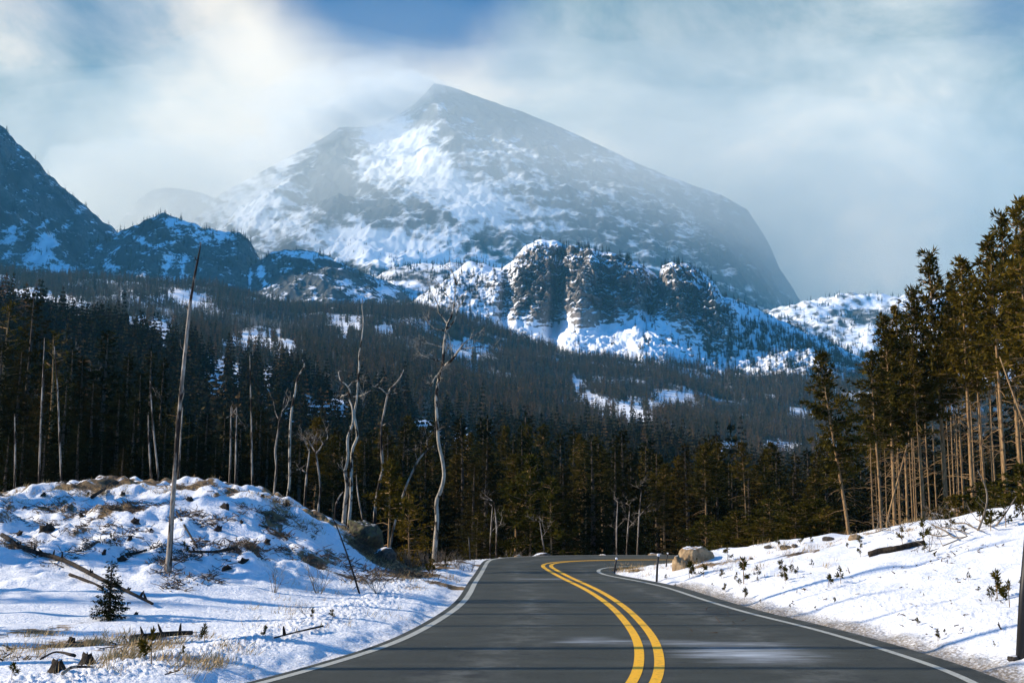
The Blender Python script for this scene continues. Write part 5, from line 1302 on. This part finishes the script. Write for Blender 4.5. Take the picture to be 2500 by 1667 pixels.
# -- posts and fence
def post(label, base, top, w, refl=True, mat='black', cat='marker post', name='marker_post', rw=1.3):
    b = hit(*base); t = P(top[0], top[1], b.y); r = w * b.y / FPX / 2
    root = empty(name, b); mb = MB(); d = t - b
    mb.tube([Vector((0, 0, -.2)), d * .5, d], [r, r], 8); mb.build('shaft', M[mat], root)
    if refl:
        rf = MB(); rf.tube([d * 1.0 + Vector((0, .012, -.02)), d * 1.0 + Vector((0, -r - .012, -.02))], [r * rw, r * rw], 14); rf.build('reflector', M['reflector'], root)
    return tag(root, label, cat)
post('black marker post with a white reflector on the inside of the bend', (1499, 1399), (1505, 1361), 4.5)
post('taller black marker post with a round white reflector beside the boulder bank', (1602, 1421), (1607, 1352), 5.5)
post('thin far marker post with a small white reflector before the tan boulder', (1625, 1384), (1630, 1348), 3)
post('thin black marker post on the verge beside the white line and the thicket', (1148, 1367), (1145, 1312), 3.5, False)
post('big dark post cut by the photo edge at the foot of the sunlit bank', (2485, 1612), (2512, 1300), 20, False)
post('pale green utility marker post beside the forked aspen', (1073.5, 1356), (1073.5, 1332), 9, False, 'green')
rb = [(2112, 1298), (2165, 1287), (2225, 1277), (2285, 1262)]
fr = empty('rail_fence', hit(*rb[0]) + Vector((0, 0, 0)))
pts = []
for px, row in rb:
    q = P(px, row - 6, 31.5); q.z = gz(q.x, q.y); pts.append(q)
for q in pts:
    mb = MB(); mb.tube([q - fr.location + Vector((0, 0, -.2)), q - fr.location + Vector((0, 0, .42))], [.035, .032], 6); mb.build('fence_post', M['rail'], fr)
for zz in (.16, .34):
    mb = MB(); mb.tube([q - fr.location + Vector((0, -.05, zz)) for q in pts], [.022, .022], 5); mb.build('rail', M['rail'], fr)
tag(fr, 'low grey two rail wooden fence along the crest below the pine stand', 'fence')

# ================================================================ GRASS AND SLASH (nobody could count them)
def scatter_ground(name, label, mat, X, Y, per, Lf, Wf, dirf, kite=True):
    Z = ground_z(X, Y); p = np.repeat(np.stack([X, Y, Z], 1), per, 0); n = len(p)
    p[:, :2] += rng.normal(0, .05, (n, 2))
    mb = MB(); kites(mb, p - np.array([0, 0, .02]), dirf(n), Lf(n), Wf(n))
    return tag(mb.build(name, M[mat], None, False), label, kind='stuff')
rng = np.random.default_rng(800)
def cand(n, px0, px1, r0, r1):
    px, row = rng.uniform(px0, px1, n), rng.uniform(r0, r1, n)
    a, e = ae(px, row)
    # first ground crossing for many rays at once
    Ys = np.linspace(9.5, 46, 160); best = np.full(n, np.nan)
    A, YY = np.meshgrid(a, Ys, indexing='ij')
    G = ground_z((A * YY).ravel(), YY.ravel(), detail=False).reshape(A.shape)
    dz = CAMZ + e[:, None] * YY - G
    k = np.argmax(dz < 0, 1); ok = dz[np.arange(n), k] < 0
    Y = Ys[k] + rng.uniform(-.11, .11, n)
    return a[ok] * Y[ok], Y[ok], px[ok], row[ok]
GX, GY_ = [], []
for n, box in ((700, (0, 620, 1560, 1660)), (420, (150, 560, 1545, 1640)), (900, (0, 760, 1180, 1270)), (700, (640, 900, 1225, 1330)), (420, (880, 1120, 1330, 1430)), (900, (1560, 2080, 1305, 1420)), (500, (2080, 2300, 1245, 1315)), (500, (0, 800, 1240, 1400)), (160, (600, 1050, 1430, 1560)), (120, (1480, 1570, 1380, 1400))):
    x, y, px, row = cand(n, *box)
    cl = fbm(x / .7, y / .9, 3, 811)
    crest = np.interp(px, [0, 80, 140, 250, 460, 620, 700, 760, 850, 900, 960, 1010, 1060], [1216, 1204, 1195, 1188, 1186, 1207, 1236, 1266, 1298, 1336, 1376, 1405, 1412])
    rdg = np.interp(px, [1600, 1640, 1800, 1990, 2075, 2300], [1398, 1392, 1368, 1345, 1308, 1255])
    k = cl > .12
    if box[2] > 1150 and box[2] < 1250 and box[0] < 1000: k = (row - crest < 34) & (cl > -.25)
    if box[0] >= 1500: k = (np.abs(row - rdg) < 9) & (cl > -.2) | (cl > .45)
    if box[0] == 1480: k = cl > -1
    GX.append(x[k]); GY_.append(y[k])
gX, gYv = np.concatenate(GX), np.concatenate(GY_)
scatter_ground('dry_grass', 'tufts of dry straw coloured grass poking through the snow', 'straw', gX, gYv, 8, lambda n: rng.uniform(.05, .17, n), lambda n: rng.uniform(.004, .009, n),
               lambda n: np.stack([rng.normal(.35, .5, n), rng.normal(0, .5, n), np.ones(n)], 1))
BX, BY = [], []
for n, box, th in ((4200, (0, 900, 1185, 1390), .10), (330, (370, 560, 1375, 1455), -.1), (700, (840, 1060, 1330, 1430), -.3), (260, (0, 420, 1570, 1660), .3), (500, (2080, 2480, 1270, 1390), .3), (300, (1700, 2450, 1390, 1560), .5)):
    x, y, px, row = cand(n, *box)
    cl = fbm(x / 1.1, y / 1.4, 4, 101)
    k = cl > th
    if box[0] == 1700: k = (rng.random(len(x)) < .45) & (seg_dist(x, y, REDGE[::3]) > .6)
    if box[0] == 370: k = (cl > th) & (np.hypot((px - 455) / 90, (row - 1415) / 36) < 1)
    BX.append(x[k]); BY.append(y[k])
bX, bY = np.concatenate(BX), np.concatenate(BY)
mb = MB(); Z = ground_z(bX, bY)
for x, y, z in zip(bX, bY, Z):
    sm = .28 if x > 3.5 and y < 24 else 1.0
    for k in range(rng.integers(1, 4) if sm == 1 else 1):
        a = rng.uniform(0, 6.28); L = sm * rng.uniform(.05, .26); d = np.array([math.cos(a), math.sin(a), rng.uniform(-.05, .55)])
        p = np.array([x, y, z]) + rng.normal(0, .07, 3) * [1, 1, .1]
        mb.tube([p, p + d * L * .5 + rng.normal(0, .03, 3), p + d * L], [rng.uniform(.005, .014), .006, .003], 3, False)
tag(mb.build('slash', M['brush'], None, False), 'dark broken twigs and bark littering the snowy mound', kind='stuff')

# ================================================================ THE AIR
hz = MB()
x0, x1, y0_, y1_, z0_, z1_ = -6500, 6500, -600, 5900, -60, 1790
hz.add([(x0, y0_, z0_), (x1, y0_, z0_), (x1, y1_, z0_), (x0, y1_, z0_), (x0, y0_, z1_), (x1, y0_, z1_), (x1, y1_, z1_), (x0, y1_, z1_)],
       Q=[(0, 3, 2, 1), (4, 5, 6, 7), (0, 1, 5, 4), (1, 2, 6, 5), (2, 3, 7, 6), (3, 0, 4, 7)])
hm = bpy.data.materials.new('pale_air'); hm.use_nodes = True
ht = NT(hm.node_tree)
hv = ht.n('ShaderNodeVolumePrincipled', ins={'Color': (0.20, 0.68, 1.0), 'Density': 0.000066, 'Anisotropy': 0.0})
ht.n('ShaderNodeOutputMaterial', ins={'Volume': hv})
tag(hz.build('haze', hm, smooth=False), 'pale blue winter air between the road and the mountains', kind='stuff')

# cloud and wind-blown snow round the main peak: soft lens-shaped bodies of even density
def cloud(label, px, row, D, dims, dens, col, name='cloud'):
    import bmesh
    bm = bmesh.new(); bmesh.ops.create_icosphere(bm, subdivisions=5, radius=1)
    for v in bm.verts:
        c = v.co; k = 1 + .30 * float(fbm(c.x * 1.9 + D + px, c.y * 1.9 + c.z * 1.7, 3, 905)) ; v.co = (c.x * dims[0] * k, c.y * dims[1] * k, c.z * dims[2] * k)
    me = bpy.data.meshes.new(name); bm.to_mesh(me); bm.free()
    m = bpy.data.materials.new(name); m.use_nodes = True; t = NT(m.node_tree)
    t.n('ShaderNodeOutputMaterial', ins={'Volume': t.n('ShaderNodeVolumePrincipled', ins={'Color': col, 'Density': dens, 'Anisotropy': 0.0})})
    me.materials.append(m)
    o = obj(name, me); o.location = P(px, row, D)
    return tag(o, label, kind='stuff')
cloud('thin cloud drifting before the main peak', 1330, 560, 3800, (2700, 520, 640), .00085, (1.0, .98, .88))
cloud('pale cloud on the far flank of the peak', 1650, 560, 4250, (1100, 420, 420), .00060, (1.0, .98, .90))
for px, row, D, dm, dn_ in ((985, 244, 4540, (230, 220, 95), .0040), (930, 272, 4500, (230, 200, 85), .0032), (860, 292, 4480, (200, 180, 70), .0028), (770, 322, 4500, (210, 190, 85), .0032), (690, 378, 4480, (220, 190, 70), .0026), (880, 215, 4650, (330, 180, 120), .0018), (760, 262, 4650, (300, 180, 100), .0015), (965, 345, 4250, (190, 150, 90), .0016)):
    cloud('snow blowing off the crest of the main peak', px, row, D, dm, dn_, (1.0, .98, .93), 'blowing_snow')
cloud('pale cloud hiding the faint peak', 390, 500, 4400, (620, 300, 260), .0022, (1.0, .98, .90))
